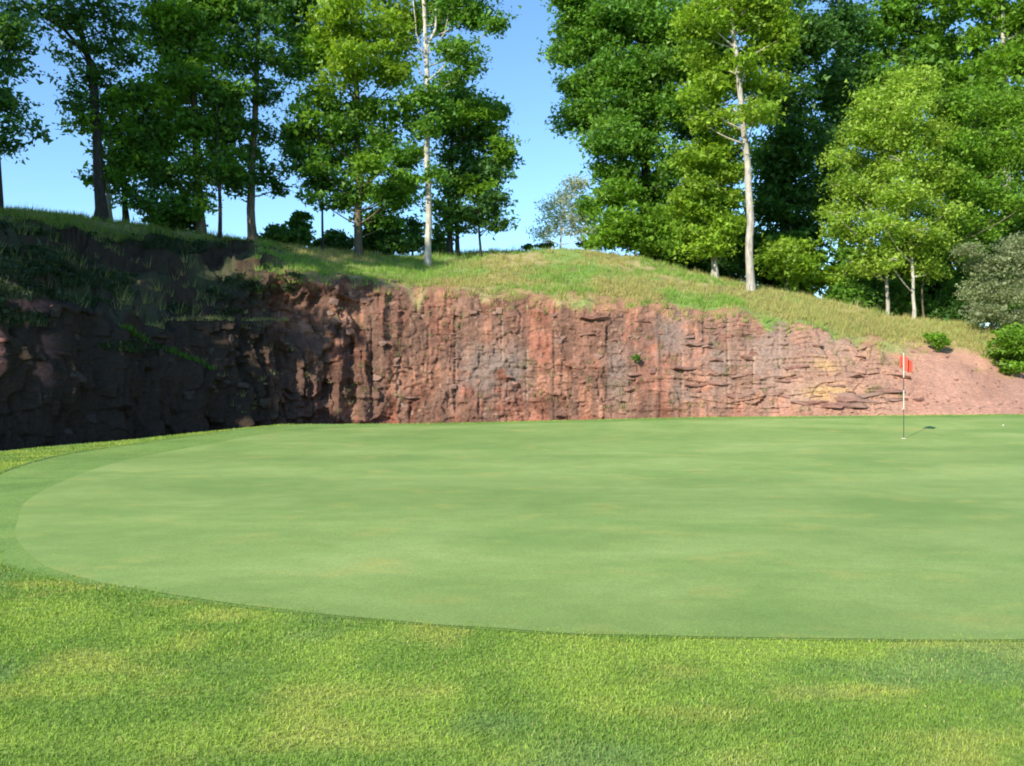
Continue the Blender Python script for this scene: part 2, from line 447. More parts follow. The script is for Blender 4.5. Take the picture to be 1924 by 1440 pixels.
def fracture(w, h, seed, warp):
    zz = ZZ / h + wv * warp + .35 * (fbm(SS * .25 / w, ZZ * 0 + seed, seed, 2) - .5)
    row = np.floor(zz); ww = w * (.6 + .8 * hsh(row, row * 0, seed + 1))
    ss = SS / ww + hsh(row, row * 0, seed + 2) * 9 + wu * warp + .25 * (zz - row - .5) * (hsh(row, row * 0, seed + 5) - .5)
    c_ = np.floor(ss); u = ss - c_; v = zz - row
    j = hsh(c_, row, seed + 3)
    merge = hsh(c_, row, seed + 7)
    ed = np.minimum(np.minimum(u, 1 - u) * ww, np.minimum(v, 1 - v) * h)
    return j - .5, (u - .5) * (hsh(c_, row, seed + 4) - .5) + (v - .5) * (hsh(c_, row, seed + 6) - .6), ed, merge
mid = 1 - right
j1, t1_, e1, m1_ = fracture(1.05, 1.25, 401, 1.5); j2, t2_, e2, m2_ = fracture(.42, .75, 421, 1.7)
j3, t3_, e3, m3_ = fracture(.95, .20, 441, 1.5); j4, t4_, e4, m4_ = fracture(.24, .16, 461, 1.3)
cal = 1 - .82 * talus
D += (j1 * .12 + t1_ * .14) * cal * (1 + 2.4 * rg)
D += (j2 * .085 + t2_ * .12) * mid * (1 + 2.2 * rg)
D += (j3 * .11 + t3_ * .14) * (.25 + .75 * right) * cal * sstep((fbm(SS * .5, ZZ * .8, 481, 3) - .38) / .15)
D += (j4 * .075 + t4_ * .10) * cal
crack = np.maximum((1 - sstep(e2 / .045)) * mid * (m2_ > .45), (1 - sstep(e3 / .035)) * right * (m3_ > .5)) * sstep((fbm(SS * .8, ZZ * 1.1, 491, 3) - .42) / .12) * (1 - talus)
D -= crack * .09
D += (fbm(SS * 3.5, ZZ * 3.5, 501, 4) - .5) * .14 * (1 - .4 * talus)
D += (fbm(SS * 9, ZZ * 9, 511, 2) - .5) * .045
D += (fbm(SS * 1.2, ZZ * 2.0, 521, 3) - .5) * .35 * talus
# bedded rock (right)
bed = ZZ * 1.5 + fbm(SS * .35, ZZ * .2, 101, 3) * 2.4
fb = bed - np.floor(bed)
amp = (.03 + .075 * right) * (1 - .75 * talus) * sstep((fbm(SS * .45, np.floor(bed) * 3.7, 111, 2) - .42) / .15)
D += amp * (sstep(fb / .12) * (1 - fb) * 1.3 - .5)
# straight drill grooves
gsp = 1.05
sg = SS + .7 * (fbm(SS * .35, SS * 0, 5, 1) - .5) + .04 * (fbm(SS * 0 + 2, ZZ * 1.2, 15, 2) - .5)
dg = np.abs(sg / gsp - np.round(sg / gsp)) * gsp
gi = np.round(sg / gsp)
glo = .2 + 2.4 * hsh(gi, gi * 0, 6); ghi = glo + 1.3 + 2.6 * hsh(gi, gi * 0, 7)
gm = drill * (hsh(gi, gi * 0, 16) > .12) * (1 - sstep((dg - .02) / .035)) * sstep((fbm(SS * 2, ZZ * 1.5, 17, 2) - .36) / .1) * sstep((ZZ - glo + .8) / .3) * (1 - sstep((ZZ - ghi) / .3))
D -= gm * .10
# smooth the middle towards a plane cut face
flu = sstep((PXG - 400) / 60) * (1 - sstep((PXG - 720) / 60))
D += flu * (np.abs(fbm(SS * .8, ZZ * .12, 601, 2) - .5) * -3.0 + .35) * .9
PYG0 = 720 - (ZZ - CAM_H) * FPX / YY
l1 = 612 + (PXG - 200) * (78 / 175.); w1 = sstep((PXG - 150) / 40) * (1 - sstep((PXG - 385) / 20))
D += .55 * w1 * sstep((PYG0 - l1) / 5)
l2 = 598 + 5 * np.sin(PXG * .03); w2 = sstep((PXG - 250) / 60) * (1 - sstep((PXG - 540) / 40))
D += .45 * w2 * sstep((PYG0 - l2) / 5) * (1 - w1 * sstep((PYG0 - l1) / 5))
D *= 1 - .45 * (1 - sstep((PXG - 330) / 120))
D *= rockw
# undulation of the grassy slope
gw = sstep((TV - 2.8) / .4) * (1 - sstep((TV - 6.0) / 1))
ZZ = ZZ + gw * ((fbm(XX * .5, YY * .5, 121, 4) - .5) * .5 * np.where(TV < 5.2, 1, .5))
bankw = sstep((TV - 2.7) / .4) * (1 - sstep((TV - 4.45) / .3)) * (1 - sstep((PXG - 470) / 120))
b1, b2, bc, _, _ = worley(XX * .9 + YY * .3, ZZ * 1.1 + YY * .4, 621)
ZZ = ZZ + bankw * ((bc - .5) * .55 + (fbm(XX * 1.3, YY * 1.3, 623, 4) - .5) * 1.1)
rimw = np.exp(-((TV - 3.0) / .35) ** 2)
ZZ = ZZ + rimw * (fbm(SS * .8, SS * 0, 131, 3) - .5) * .55
XX = XX + nx * D; YY2 = YY + ny * D
# vertex colours: red rock, grey stains, lichen, soil
def cmix(a, b_, t): return a * (1 - t[..., None]) + b_ * t[..., None]
q1 = fbm(SS * .7, ZZ * 1.4, 141, 4); q2 = fbm(SS * .22, ZZ * .4, 151, 3); q3 = fbm(SS * 2.2, ZZ * .5, 161, 3)
col = cmix(np.array([.180, .082, .054]), np.array([.35, .182, .122]), sstep((q1 - .34) / .3))
col = cmix(col, np.array([.37, .15, .10]), sstep((fbm(SS * .5, ZZ * .9, 171, 4) - .56) / .12) * .6)
col = cmix(col, np.array([.20, .125, .092]), sstep((q3 - .46) / .14) * .7)
col = col * (1 + .35 * j4 + .25 * j2 * mid + .3 * j3 * right)[..., None]
fleck = (hsh(np.floor(SS / .11), np.floor(ZZ / .07), 531) > .93) * sstep((fbm(SS * 1.3, ZZ * 1.3, 541, 3) - .42) / .15)
col = cmix(col, np.array([.42, .28, .21]), fleck * .7)
PYG = 720 - (ZZ - CAM_H) * FPX / YY
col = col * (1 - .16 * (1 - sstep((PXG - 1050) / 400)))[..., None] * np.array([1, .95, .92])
vst = sstep((fbm(SS * 5.5, ZZ * .25, 701, 3) - .56) / .06) * drill
col = cmix(col, np.array([.10, .060, .045]), vst * .5)
def spot(cx_, cy_, rx, ry): return np.exp(-(((PXG - cx_) / rx) ** 2 + ((PYG - cy_) / ry) ** 2))
wob = sstep((fbm(SS * 1.4, ZZ * 2.0, 181, 3) - .3) / .25)
for s_ in ((905, 700, 60, 55), (955, 690, 40, 35), (1265, 640, 45, 55), (1350, 690, 28, 55), (1460, 640, 60, 45), (1440, 690, 40, 60), (1570, 655, 40, 35), (1290, 740, 30, 20), (1500, 745, 40, 25), (1160, 700, 22, 70)):
    col = cmix(col, np.array([.20, .155, .13]), np.clip(spot(*s_) * 1.2, 0, 1) * wob * .75)
for s_ in ((1553, 686, 22, 12), (1560, 738, 42, 14)):
    col = cmix(col, np.array([.50, .33, .07]), np.clip(spot(*s_) * 1.3, 0, 1) * wob * .8)
col = cmix(col, np.array([.42, .235, .170]), talus * (.65 + .35 * q1))
col = cmix(col, np.array([.42, .26, .185]), sstep((PXG - 1250) / 350) * (1 - talus) * .55)
pale = sstep((hsh(gi, gi * 0, 8) - .55) / .1)
col = cmix(col, np.array([.45, .33, .24]), gm * pale * .45); col = cmix(col, np.array([.08, .05, .038]), gm * (1 - pale) * .7)
col = cmix(col, np.array([.10, .06, .045]), crack * .6 * rockw)
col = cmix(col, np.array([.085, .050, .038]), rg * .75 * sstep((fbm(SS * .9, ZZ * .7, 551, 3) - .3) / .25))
col = cmix(col, np.array([.034, .024, .016]), (1 - sstep((PXG - 430) / 190)) * .95)  # shade of the left wall painted in as near-black rock
pocket = .8 * (1 - sstep((PXG - 50) / 60)) * sstep((PYG - 530) / 20) * (1 - sstep((PYG - 700) / 40)) * sstep((fbm(SS * 1.5, ZZ * 1.5, 191, 3) - .42) / .1)
col = cmix(col, np.array([.34, .14, .11]), pocket)
# soil / grass base above rim
soil = cmix(np.array([.22, .20, .075]), np.array([.36, .30, .14]), sstep((fbm(XX * .6, YY * .6, 201, 4) - .4) / .2))
soil = cmix(soil, np.array([.15, .26, .06]), sstep((fbm(XX * .35 + 5, YY * .5, 211, 3) - .5) / .12) * .8)
redb = np.exp(-((TV - 3.0) / .55) ** 2) * sstep((fbm(SS * .9, TV * 2, 221, 3) - .3) / .25)
soil = cmix(soil, np.array([.34, .165, .105]), redb * .9)
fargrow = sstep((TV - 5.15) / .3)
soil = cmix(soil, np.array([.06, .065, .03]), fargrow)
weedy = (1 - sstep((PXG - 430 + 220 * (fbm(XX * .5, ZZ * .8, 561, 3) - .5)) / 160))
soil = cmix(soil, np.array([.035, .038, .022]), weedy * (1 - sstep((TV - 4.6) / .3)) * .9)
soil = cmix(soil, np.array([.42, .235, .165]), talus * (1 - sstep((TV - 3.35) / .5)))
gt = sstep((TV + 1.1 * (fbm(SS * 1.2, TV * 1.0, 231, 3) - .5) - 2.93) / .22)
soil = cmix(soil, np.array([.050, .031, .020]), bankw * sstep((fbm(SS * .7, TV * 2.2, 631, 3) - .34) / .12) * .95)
col = cmix(col, soil, gt)
V3 = np.stack([XX, YY2, ZZ], -1).transpose(1, 0, 2)         # rows first
CC = col.transpose(1, 0, 2); nc = len(PXS)
r_split = int(np.argmin(np.abs(tv - 3.12)))
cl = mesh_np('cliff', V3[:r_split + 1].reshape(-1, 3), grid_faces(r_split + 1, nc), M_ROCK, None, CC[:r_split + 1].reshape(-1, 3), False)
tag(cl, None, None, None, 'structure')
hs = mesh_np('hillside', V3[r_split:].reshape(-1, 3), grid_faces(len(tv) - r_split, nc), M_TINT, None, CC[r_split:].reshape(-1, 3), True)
tag(hs, None, None, None, 'structure')

# ------------------------------------------------------------------ angular blocks and slabs standing proud of the cliff
def hull_mesh(name, sx, sy, sz, n, seed, mat=None):
    rr = random.Random(seed); bm = bmesh.new()
    for i in range(n):
        p = Vector((rr.uniform(-1, 1), rr.uniform(-1, 1), rr.uniform(-1, 1)))
        mxx = max(abs(p.x), abs(p.y), abs(p.z)); p = p / mxx * rr.uniform(.8, 1)
        bm.verts.new((p.x * sx, p.y * sy, p.z * sz))
    r = bmesh.ops.convex_hull(bm, input=bm.verts)
    bmesh.ops.delete(bm, geom=[g_ for g_ in r['geom_interior'] if isinstance(g_, bmesh.types.BMVert)], context='VERTS')
    bmesh.ops.recalc_face_normals(bm, faces=bm.faces)
    me = bpy.data.meshes.new(name); bm.to_mesh(me); bm.free(); me.materials.append(mat or M_BLOCK); return me
BM = [hull_mesh('rock_block', .5, .4, .34, 18, 10 + i) for i in range(6)]
BD = [hull_mesh('rock_block', .5, .4, .34, 18, 70 + i, M_BLOCK_D) for i in range(4)]
SM = [hull_mesh('rock_slab', .7, .45, .13, 18, 40 + i) for i in range(5)]
colx = lambda p: int(np.clip(np.searchsorted(PXS, p), 0, nc - 1))
def face_pt(p, t):
    c = colx(p); r = int(np.argmin(np.abs(tv - t))); return Vector(V3[r, c]), c
def add_piece(me, name, p, t, s, sink=.12, tilt=.25):
    v, c = face_pt(p, t)
    o = bpy.data.objects.new(name, me); C.objects.link(o); o.parent = cl
    n_ = Vector((float(nx[c, 0]), float(ny[c, 0]), 0))
    o.location = v - n_ * sink * s
    ang = math.atan2(n_.y, n_.x) + math.pi / 2
    o.rotation_euler = (random.uniform(-tilt, tilt), random.uniform(-tilt, tilt), ang + random.uniform(-.5, .5))
    o.scale = (s * random.uniform(.8, 1.3), s * random.uniform(.8, 1.1), s * random.uniform(.7, 1.25))
for i in range(95):
    p = random.choice([random.uniform(390, 760), random.uniform(600, 1200), random.uniform(760, 1500)])
    add_piece(random.choice(BD if p < 620 else BM), 'rock_block', p, random.uniform(1.2, 2.85), random.uniform(.2, .5) if p < 760 else random.uniform(.18, .42))
for i in range(22):
    p = random.uniform(10, 540); add_piece(random.choice(BD), 'rock_block', p, random.uniform(1.2, 2.9), random.uniform(.25, .55), .25)
for i in range(48):
    p = random.uniform(1120, 1700) if i % 3 else random.uniform(700, 1150)
    add_piece(random.choice(SM), 'rock_slab', p, random.uniform(1.25, 2.8), random.uniform(.3, .75) if p > 1150 else random.uniform(.2, .5), .2, .12)
for (p, py_, s) in ((1310, 648, 1.0), (1325, 652, .8), (1290, 692, .9), (1312, 724, .9), (1345, 720, .7), (1505, 690, .8), (1470, 716, .8), (1590, 745, 1.3), (1610, 750, 1.3), (1640, 742, 1.1),
                    (1665, 736, 1.1), (1520, 757, 1.2), (1560, 760, 1.2), (1690, 750, .8), (1725, 752, .6), (1600, 762, 1.0), (1112, 596, .9), (1105, 628, .5), (1150, 640, .5), (1145, 726, .5)):
    c = colx(p); col_py = 720 - (V3[:, c, 2] - CAM_H) * FPX / V3[:, c, 1]
    r = int(np.argmin(np.abs(col_py[:int(r_split)] - py_))); add_piece(random.choice(SM), 'rock_slab', p, tv[r], s * .9, .16, .06)
# loose stones at the foot
for i in range(70):
    p = random.uniform(560, 1900); Yf = float(nodes[colx(p), 1, 0]) - random.uniform(.05, .8)
    x = (p - 962) / FPX * Yf; o = bpy.data.objects.new('stone', random.choice(BM)); C.objects.link(o); o.parent = cl
    s = random.uniform(.12, .32); o.location = (x, Yf, float(ground_z(x, Yf)) + .1 * s); o.scale = (s, s, s)
    o.rotation_euler = (random.uniform(-.4, .4), random.uniform(-.4, .4), random.uniform(0, 6))

for i in range(90):
    p = random.uniform(1600, 1960)
    v, c = face_pt(p, random.uniform(1.1, 3.2)); o = bpy.data.objects.new('stone', random.choice(BM)); C.objects.link(o); o.parent = cl
    q_ = random.uniform(.06, .17); o.location = v; o.scale = (q_ * 1.3, q_, q_); o.rotation_euler = (random.uniform(-.5, .5), random.uniform(-.5, .5), random.uniform(0, 6))
# ------------------------------------------------------------------ weeds and tall grass on the slope
def tufts(name, label, P, hmin, hmax, nb, cols, wid=.012, spread=.16):
    n = len(P); m_ = nb
    ang = rng.random((n, m_)) * 2 * np.pi; rad = rng.random((n, m_)) * spread
    hh = (hmin + (hmax - hmin) * rng.random((n, 1))) * (.5 + .6 * rng.random((n, m_)))
    bx = P[:, None, 0] + np.cos(ang) * rad; by = P[:, None, 1] + np.sin(ang) * rad; bz = np.repeat(P[:, None, 2], m_, 1) - .04
    a2 = rng.random((n, m_)) * 2 * np.pi; w = wid * (.7 + .8 * rng.random((n, m_)))
    ln = hh * (.15 + .55 * rng.random((n, m_)))
    tx = bx + np.cos(ang) * ln; ty = by + np.sin(ang) * ln; tz = bz + hh
    A = np.stack([bx - np.cos(a2) * w, by - np.sin(a2) * w, bz], -1); B = np.stack([bx + np.cos(a2) * w, by + np.sin(a2) * w, bz], -1); T = np.stack([tx, ty, tz], -1)
    V = np.stack([A, B, T], 2).reshape(-1, 3)
    c = cols[:, None, :] * (.7 + .6 * rng.random((n, m_, 1)))
    c = np.repeat(c[:, :, None, :], 3, 2).reshape(-1, 3)
    F = np.arange(len(V)).reshape(-1, 3)
    o = mesh_np(name, V, F, M_GRASS, None, c); tag(o, label, 'weeds', None, 'stuff'); return o
def pick_points(n, tlo, thi, plo, phi):
    p = rng.random(n) * (phi - plo) + plo; t = rng.random(n) * (thi - tlo) + tlo
    ci = np.clip(np.searchsorted(PXS, p), 0, nc - 2); ri = np.clip(np.searchsorted(tv, t), 0, len(tv) - 1)
    return V3[ri, ci], p, t
P, p, t = pick_points(9000, 2.85, 5.15, 480, 1990)
keep = rng.random(len(P)) < np.where(t < 3.3, .28, .95) * (1 - .85 * sstep((p - 1650) / 80) * (t < 3.7))
P, p, t = P[keep], p[keep], t[keep]
k1 = sstep((fbm(P[:, 0] * .4 + 4, P[:, 1] * .5, 241, 3) - .42) / .16)
cg = cmix(np.array([.40, .34, .14]), np.array([.19, .33, .06]), k1); cg = cmix(cg, np.array([.30, .38, .10]), rng.random(len(P)) * .5)
tufts('slope_grass', 'sunlit straw and green tall grass on the slope above the red cliff', P, .12, .36, 14, cg, .013)
P, p, t = pick_points(11000, 2.45, 5.1, -260, 560)
keep = (t > 4.45) | (fbm(P[:, 0] * .6, P[:, 2] * .9, 641, 3) > .53)
P, p, t = P[keep], p[keep], t[keep]
keep = (rng.random(len(P)) < .35 + .65 * sstep((fbm(P[:, 0] * .9, P[:, 1] * .9 + P[:, 2], 571, 3) - .42) / .15)) & (rng.random(len(P)) < 1 - .75 * sstep((p - 380) / 120) * (t < 4.2))
P, p, t = P[keep], p[keep], t[keep]
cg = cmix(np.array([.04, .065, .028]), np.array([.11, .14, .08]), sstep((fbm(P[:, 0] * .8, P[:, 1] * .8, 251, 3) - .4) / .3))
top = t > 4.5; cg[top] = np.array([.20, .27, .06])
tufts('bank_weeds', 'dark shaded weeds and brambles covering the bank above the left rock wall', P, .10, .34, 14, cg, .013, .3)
BANK0 = 0; BANK = P[(t < 4.5) & (rng.random(len(P)) < .34)] + np.array([0, 0, .12])
P, p, t = pick_points(1500, 3.0, 5.1, -60, 1960)
P = P[(fbm(P[:, 0] * .7, P[:, 1] * .7, 651, 3) > .5) & (fbm(P[:, 0] * .2, P[:, 1] * .3, 653, 2) > .42)]
tufts('seed_grass', 'scattered taller straw coloured seed grass on the slope and bank', P, .35, .62, 9, cmix(np.array([.36, .30, .14]), np.array([.22, .30, .08]), rng.random(len(P))), .010, .2)
P, p, t = pick_points(1300, 1.1, 2.9, 380, 1700)
keep = fbm(P[:, 0] * 1.2, P[:, 2] * 2, 261, 3) > .56
P = P[keep]; cg = cmix(np.array([.12, .16, .05]), np.array([.34, .30, .15]), rng.random(len(P)))
tufts('cliff_weeds', 'sparse dry weeds rooted in cracks of the red rock face', P, .1, .3, 10, cg, .012, .12)

# ------------------------------------------------------------------ trees
def tube_arrays(pts, rad, sides=8):
    pts = np.array(pts, float); n = len(pts)
    tan = np.gradient(pts, axis=0); tan /= np.linalg.norm(tan, axis=1)[:, None] + 1e-9
    up = np.array([0.3, 1, .1]); a = np.cross(tan, up); a /= np.linalg.norm(a, axis=1)[:, None] + 1e-9; b_ = np.cross(tan, a)
    th = np.linspace(0, 2 * np.pi, sides, endpoint=False)
    V = pts[:, None] + np.array(rad)[:, None, None] * (np.cos(th)[None, :, None] * a[:, None] + np.sin(th)[None, :, None] * b_[:, None])
    V = V.reshape(-1, 3); F = []
    for i in range(n - 1):
        for j in range(sides):
            k = (j + 1) % sides
            F.append((i * sides + j, i * sides + k, (i + 1) * sides + k, (i + 1) * sides + j))
    return V, np.array(F)
class Tubes:
    def __init__(s): s.V = []; s.F = []; s.n = 0
    def add(s, pts, rad, sides=6):
        V, F = tube_arrays(pts, rad, sides); s.V.append(V); s.F.append(F + s.n); s.n += len(V)
    def build(s, name, mat, parent):
        if not s.V: return None
        return mesh_np(name, np.concatenate(s.V), np.concatenate(s.F), mat, parent, None, True)
def leaves(centres, cr, nl, ls, c1, c2, flat=.4, droop=0.0):
    """centres (n,3), cluster radius, leaves per cluster"""
    n = len(centres)
    d = rng.normal(size=(n, nl, 3)); d /= np.linalg.norm(d, axis=2)[..., None]
    d *= (rng.random((n, nl, 1)) ** .5)
    rr = (cr * (.6 + .8 * rng.random(n)))[:, None, None]
    tx = rng.normal(size=(n, 1, 2)) * .25                      # each spray tilts its own way
    off = d * rr * np.array([1, 1, flat]); off[..., 2] += (off[..., :2] * tx).sum(-1)
    c = (centres[:, None] + off).reshape(-1, 3)
    m_ = len(c)
    nrm = rng.normal(size=(m_, 3)) * .75 + np.array([0, 0, .75]); nrm /= np.linalg.norm(nrm, axis=1)[:, None]
    t_ = rng.normal(size=(m_, 3)); t_ -= (t_ * nrm).sum(1)[:, None] * nrm; t_ /= np.linalg.norm(t_, axis=1)[:, None]
    b_ = np.cross(nrm, t_); L = ls * (.45 + 1.1 * rng.random(m_) ** 1.5)[:, None] * 1.05; W = L * (.50 + .25 * rng.random(m_)[:, None])
    A = c - t_ * L * .5; T = c + t_ * L * .5 - nrm * L * .12; Bq = c + b_ * W - t_ * L * .08 + nrm * L * .07; Cq = c - b_ * W - t_ * L * .08 + nrm * L * .07
    V = np.stack([A, Bq, T + (T - A) * .12], 1).reshape(-1, 3); F = np.arange(m_ * 3).reshape(-1, 3)
    k = rng.random(n)[:, None] * .8 + rng.random((n, nl)) * .2
    br = (.75 + .5 * rng.random(n))[:, None] * (.85 + .3 * rng.random((n, nl)))
    cc = (np.array(c1) * (1 - k[..., None]) + np.array(c2) * k[..., None]) * br[..., None]
    cc = np.repeat(cc.reshape(-1, 3), 3, 0)
    return V, F, cc
PAL = {
    'mid': ((.070, .175, .022), (.155, .30, .034)),
    'dark': ((.040, .105, .024), (.090, .20, .032)),
    'blue': ((.048, .135, .040), (.11, .23, .048)),
    'lime': ((.15, .27, .022), (.28, .40, .038)),
    'bright': ((.10, .22, .018), (.19, .33, .030)),
    'yellow': ((.17, .29, .028), (.32, .43, .058)),
    'olive': ((.17, .21, .10), (.30, .33, .19)),
    'grey': ((.34, .38, .27), (.52, .55, .44)),
}
def wp(px, py, Y): return np.array([(px - 962) / FPX * Y, Y, CAM_H - (py - 720) / FPX * Y])
LEAF_TOTAL = [0]; DEN = 50.0
def tree(name, label, cat, Y, trunk, lobes, pal='mid', rad=.2, bark=None, dens=1.0, ls=.20, cr=.78, nl=54, group=None, seed=0, flat=.4, trunks=None, sub=4, top=.35, fill=0):
    """trunk: list of image points at depth Y (first is the foot); lobes: (px, py, rx, ry[, dY[, palette]]) in the same measure"""
    rl = random.Random(seed + int(trunk[0][0]) * 7 + 1)
    px0 = trunk[0][0]; bz = hill_z(px0, Y); base = np.array([(px0 - 962) / FPX * Y, Y, bz])
    root = empty(name, tuple(base)); tag(root, label, cat, group)
    mpp = Y / FPX
    tb = Tubes(); br = tb
    def trunk_pts(tr, rad_):
        raw = [np.array([(tr[0][0] - 962) / FPX * Y, Y, bz - .3])] + [wp(q[0], q[1], Y) for q in tr[1:]]
        raw = np.array(raw); out = []
        for i in range(len(raw) - 1):
            nseg = max(2, int(np.linalg.norm(raw[i + 1] - raw[i]) / .6))
            for s_ in range(nseg): out.append(raw[i] + (raw[i + 1] - raw[i]) * s_ / nseg)
        out.append(raw[-1]); out = np.array(out)
        h = (out[:, 2] - out[0, 2]); H = h[-1] + 1e-6
        out[:, 0] += (fbm(h * .5 + seed, h * 0, 301 + int(abs(tr[0][0])), 2) - .5) * .22 * np.clip(h, 0, 1)
        out[:, 1] += (fbm(h * .5 + 9, h * 0, 331 + int(abs(tr[0][0])), 2) - .5) * .3 * np.clip(h, 0, 1)
        r_ = rad_ * (1 - (1 - top) * h / H) * (1 + .5 * np.exp(-np.maximum(h - .3, 0) / .25))
        return out, r_
    tp, tr_ = trunk_pts(trunk, rad); tb.add(tp - base, tr_, 9)
    for k, (t2, r2) in enumerate(trunks or []):
        o2, rr2 = trunk_pts(t2, r2); tb.add(o2 - base, rr2, 8)
    Vs, Fs, Cs, nv = [], [], [], 0
    if fill:
        ext = []
        for lb in lobes:
            for _ in range(fill):
                ext.append((lb[0] + rl.uniform(-.9, .9) * lb[2], lb[1] + rl.uniform(-.9, .9) * lb[3], lb[2] * rl.uniform(.45, .8), lb[3] * rl.uniform(.4, .75), (lb[4] if len(lb) > 4 else 0) + rl.uniform(-1.6, 1.6), lb[5] if len(lb) > 5 else pal))
        lobes = list(lobes) + ext
    for li, lb in enumerate(lobes):
        px, py, rx, ry = lb[:4]; dY = lb[4] if len(lb) > 4 else rl.uniform(-.8, .8); pl = lb[5] if len(lb) > 5 else pal
        Yl = Y + dY; c = wp(px, py, Yl); a, hh = rx * Yl / FPX, ry * Yl / FPX; dz = .85 * a
        # limb from trunk
        want = c[2] - .45 * math.hypot(c[0] - base[0], dY) - .5 * hh
        i = int(np.argmin(np.abs(tp[:, 2] - max(want, bz + .8)))); s0 = tp[i]
        if np.linalg.norm(c - s0) > .02:
            e = c; mid = (s0 + e) / 2 + np.array([0, 0, -.12 * np.linalg.norm(e - s0)]) + np.array([rl.uniform(-.2, .2), rl.uniform(-.2, .2), 0])
            ts = np.linspace(0, 1, 7)[:, None]; q = (1 - ts) ** 2 * s0 + 2 * ts * (1 - ts) * mid + ts ** 2 * e
            r0 = min(tr_[i] * .5, .03 + .02 * a); br.add(q - base, np.linspace(r0, .018, 7), 5)
        for s_ in range(sub):
            th = rl.uniform(0, 6.28); ph = rl.uniform(-.3, .8)
            e = c + np.array([math.cos(th) * math.cos(ph) * a, math.sin(th) * math.cos(ph) * dz, math.sin(ph) * hh]) * .85
            ts = np.linspace(0, 1, 4)[:, None]; q = c + (e - c) * ts; q[1:3, 2] += .08
            br.add(q - base, np.linspace(.028, .008, 4), 4)
        nc_ = max(6, int(dens * DEN * (a * hh) ** .8))
        if py < -20: nc_ = int(nc_ * .6)
        d = rng.normal(size=(nc_, 3)); d /= np.linalg.norm(d, axis=1)[:, None]; d *= (rng.random((nc_, 1)) ** .45)
        cen = c + d * np.array([a, dz, hh])
        c1, c2 = PAL[pl]
        V, F, cc = leaves(cen, cr, nl, ls, c1, c2, flat)
        Vs.append(V - base); Fs.append(F + nv); Cs.append(cc); nv += len(V)
    tb.build('trunk', bark or M_BARK_D, root)
    if Vs: mesh_np('crown', np.concatenate(Vs), np.concatenate(Fs), M_LEAF, root, np.concatenate(Cs))
    LEAF_TOTAL[0] += nv // 3
    return root
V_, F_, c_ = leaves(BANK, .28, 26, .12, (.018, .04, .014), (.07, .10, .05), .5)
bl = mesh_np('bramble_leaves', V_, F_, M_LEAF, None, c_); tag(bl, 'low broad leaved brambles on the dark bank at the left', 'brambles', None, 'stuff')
FPn = []; FC = []
for i in range(900):
    p_ = random.uniform(430, 1900); Y_ = float(nodes[colx(p_), 1, 0]) - random.random() ** 1.5 * 3.5; x_ = (p_ - 962) / FPX * Y_
    FPn.append((x_, Y_, float(ground_z(x_, Y_)))); FC.append(np.array((.30, .27, .11) if random.random() < .5 else (.13, .20, .05)) * random.uniform(.6, 1.2))
tufts('foot_weeds', 'thin line of dry weeds at the foot of the red cliff behind the green', np.array(FPn), .06, .26, 10, np.array(FC), .010, .15)
LP = []; LC = []
for (pa, pb, ya, yb, n_, c_) in ((200, 380, 612, 692, 110, (.085, .18, .03)), (270, 545, 598, 600, 110, (.34, .32, .12))):
    for i in range(n_):
        p_ = pa + (pb - pa) * random.random(); yy_ = ya + (yb - ya) * (p_ - pa) / (pb - pa) + 2
        c = colx(p_); cp = 720 - (V3[:, c, 2] - CAM_H) * FPX / V3[:, c, 1]; r = int(np.argmin(np.abs(cp[:r_split] - yy_)))
        LP.append(V3[r, c]); LC.append(np.array(c_) * random.uniform(.6, 1.3))
tufts('ledge_grass', 'strips of grass growing along two ledges of the dark rock wall', np.array(LP), .10, .26, 14, np.array(LC), .013, .14)
GL = 'trees along the crest on the left'; GR = 'trees of the wood on the right'
# --- left group
tree('broadleaf_tree', 'sparse tree cut by the left picture edge, with thin layered sprays', 'tree', 34, [(-2, 385), (-6, 200), (-12, -60)],
     [(-20, 40, 70, 50), (5, 120, 45, 26), (15, 200, 45, 16), (25, 238, 45, 14), (10, 278, 45, 14), (-30, 160, 60, 60), (-40, -60, 90, 60), (20, 70, 30, 30)], 'blue', .13, M_BARK_D, .42, group=GL, seed=1)
tree('broadleaf_tree', 'tall dark leaning trunk with bare spreading limbs at upper left', 'tree', 37.5, [(190, 402), (182, 250), (168, 120), (140, 20), (100, -60)],
     [(60, 20, 55, 22), (110, 40, 45, 24), (160, 20, 50, 40), (215, 45, 35, 25), (150, 95, 45, 22), (215, 85, 30, 22), (160, 150, 32, 22), (150, 200, 30, 34), (205, 150, 30, 18), (100, -60, 120, 50), (155, 230, 18, 16, -.5, 'bright'), (240, 110, 18, 10), (225, -30, 60, 40)],
     'dark', .25, M_BARK_D, .36, group=GL, seed=2, trunks=[([(190, 402), (176, 120), (120, 55), (60, 15), (10, -20)], .17)])
tree('broadleaf_tree', 'slim pale trunk clothed in leaves just right of the dark leaning trunk', 'tree', 38.2, [(207, 402), (204, 290), (210, 150)],
     [(215, 210, 40, 36), (225, 260, 40, 34), (210, 310, 26, 36), (228, 350, 22, 40), (180, 340, 14, 8), (250, 300, 26, 30), (235, 180, 30, 26)], 'mid', .12, M_BARK_P, .6, group=GL, seed=3)
tree('broadleaf_tree', 'short dark trunk in the leafy undergrowth left of the full green tree', 'tree', 39, [(237, 405), (236, 330), (240, 250)],
     [(262, 235, 30, 24), (280, 380, 34, 22), (300, 330, 34, 24), (255, 190, 26, 24), (262, 280, 20, 20)], 'dark', .15, M_BARK_D, .7, group=GL, seed=4)
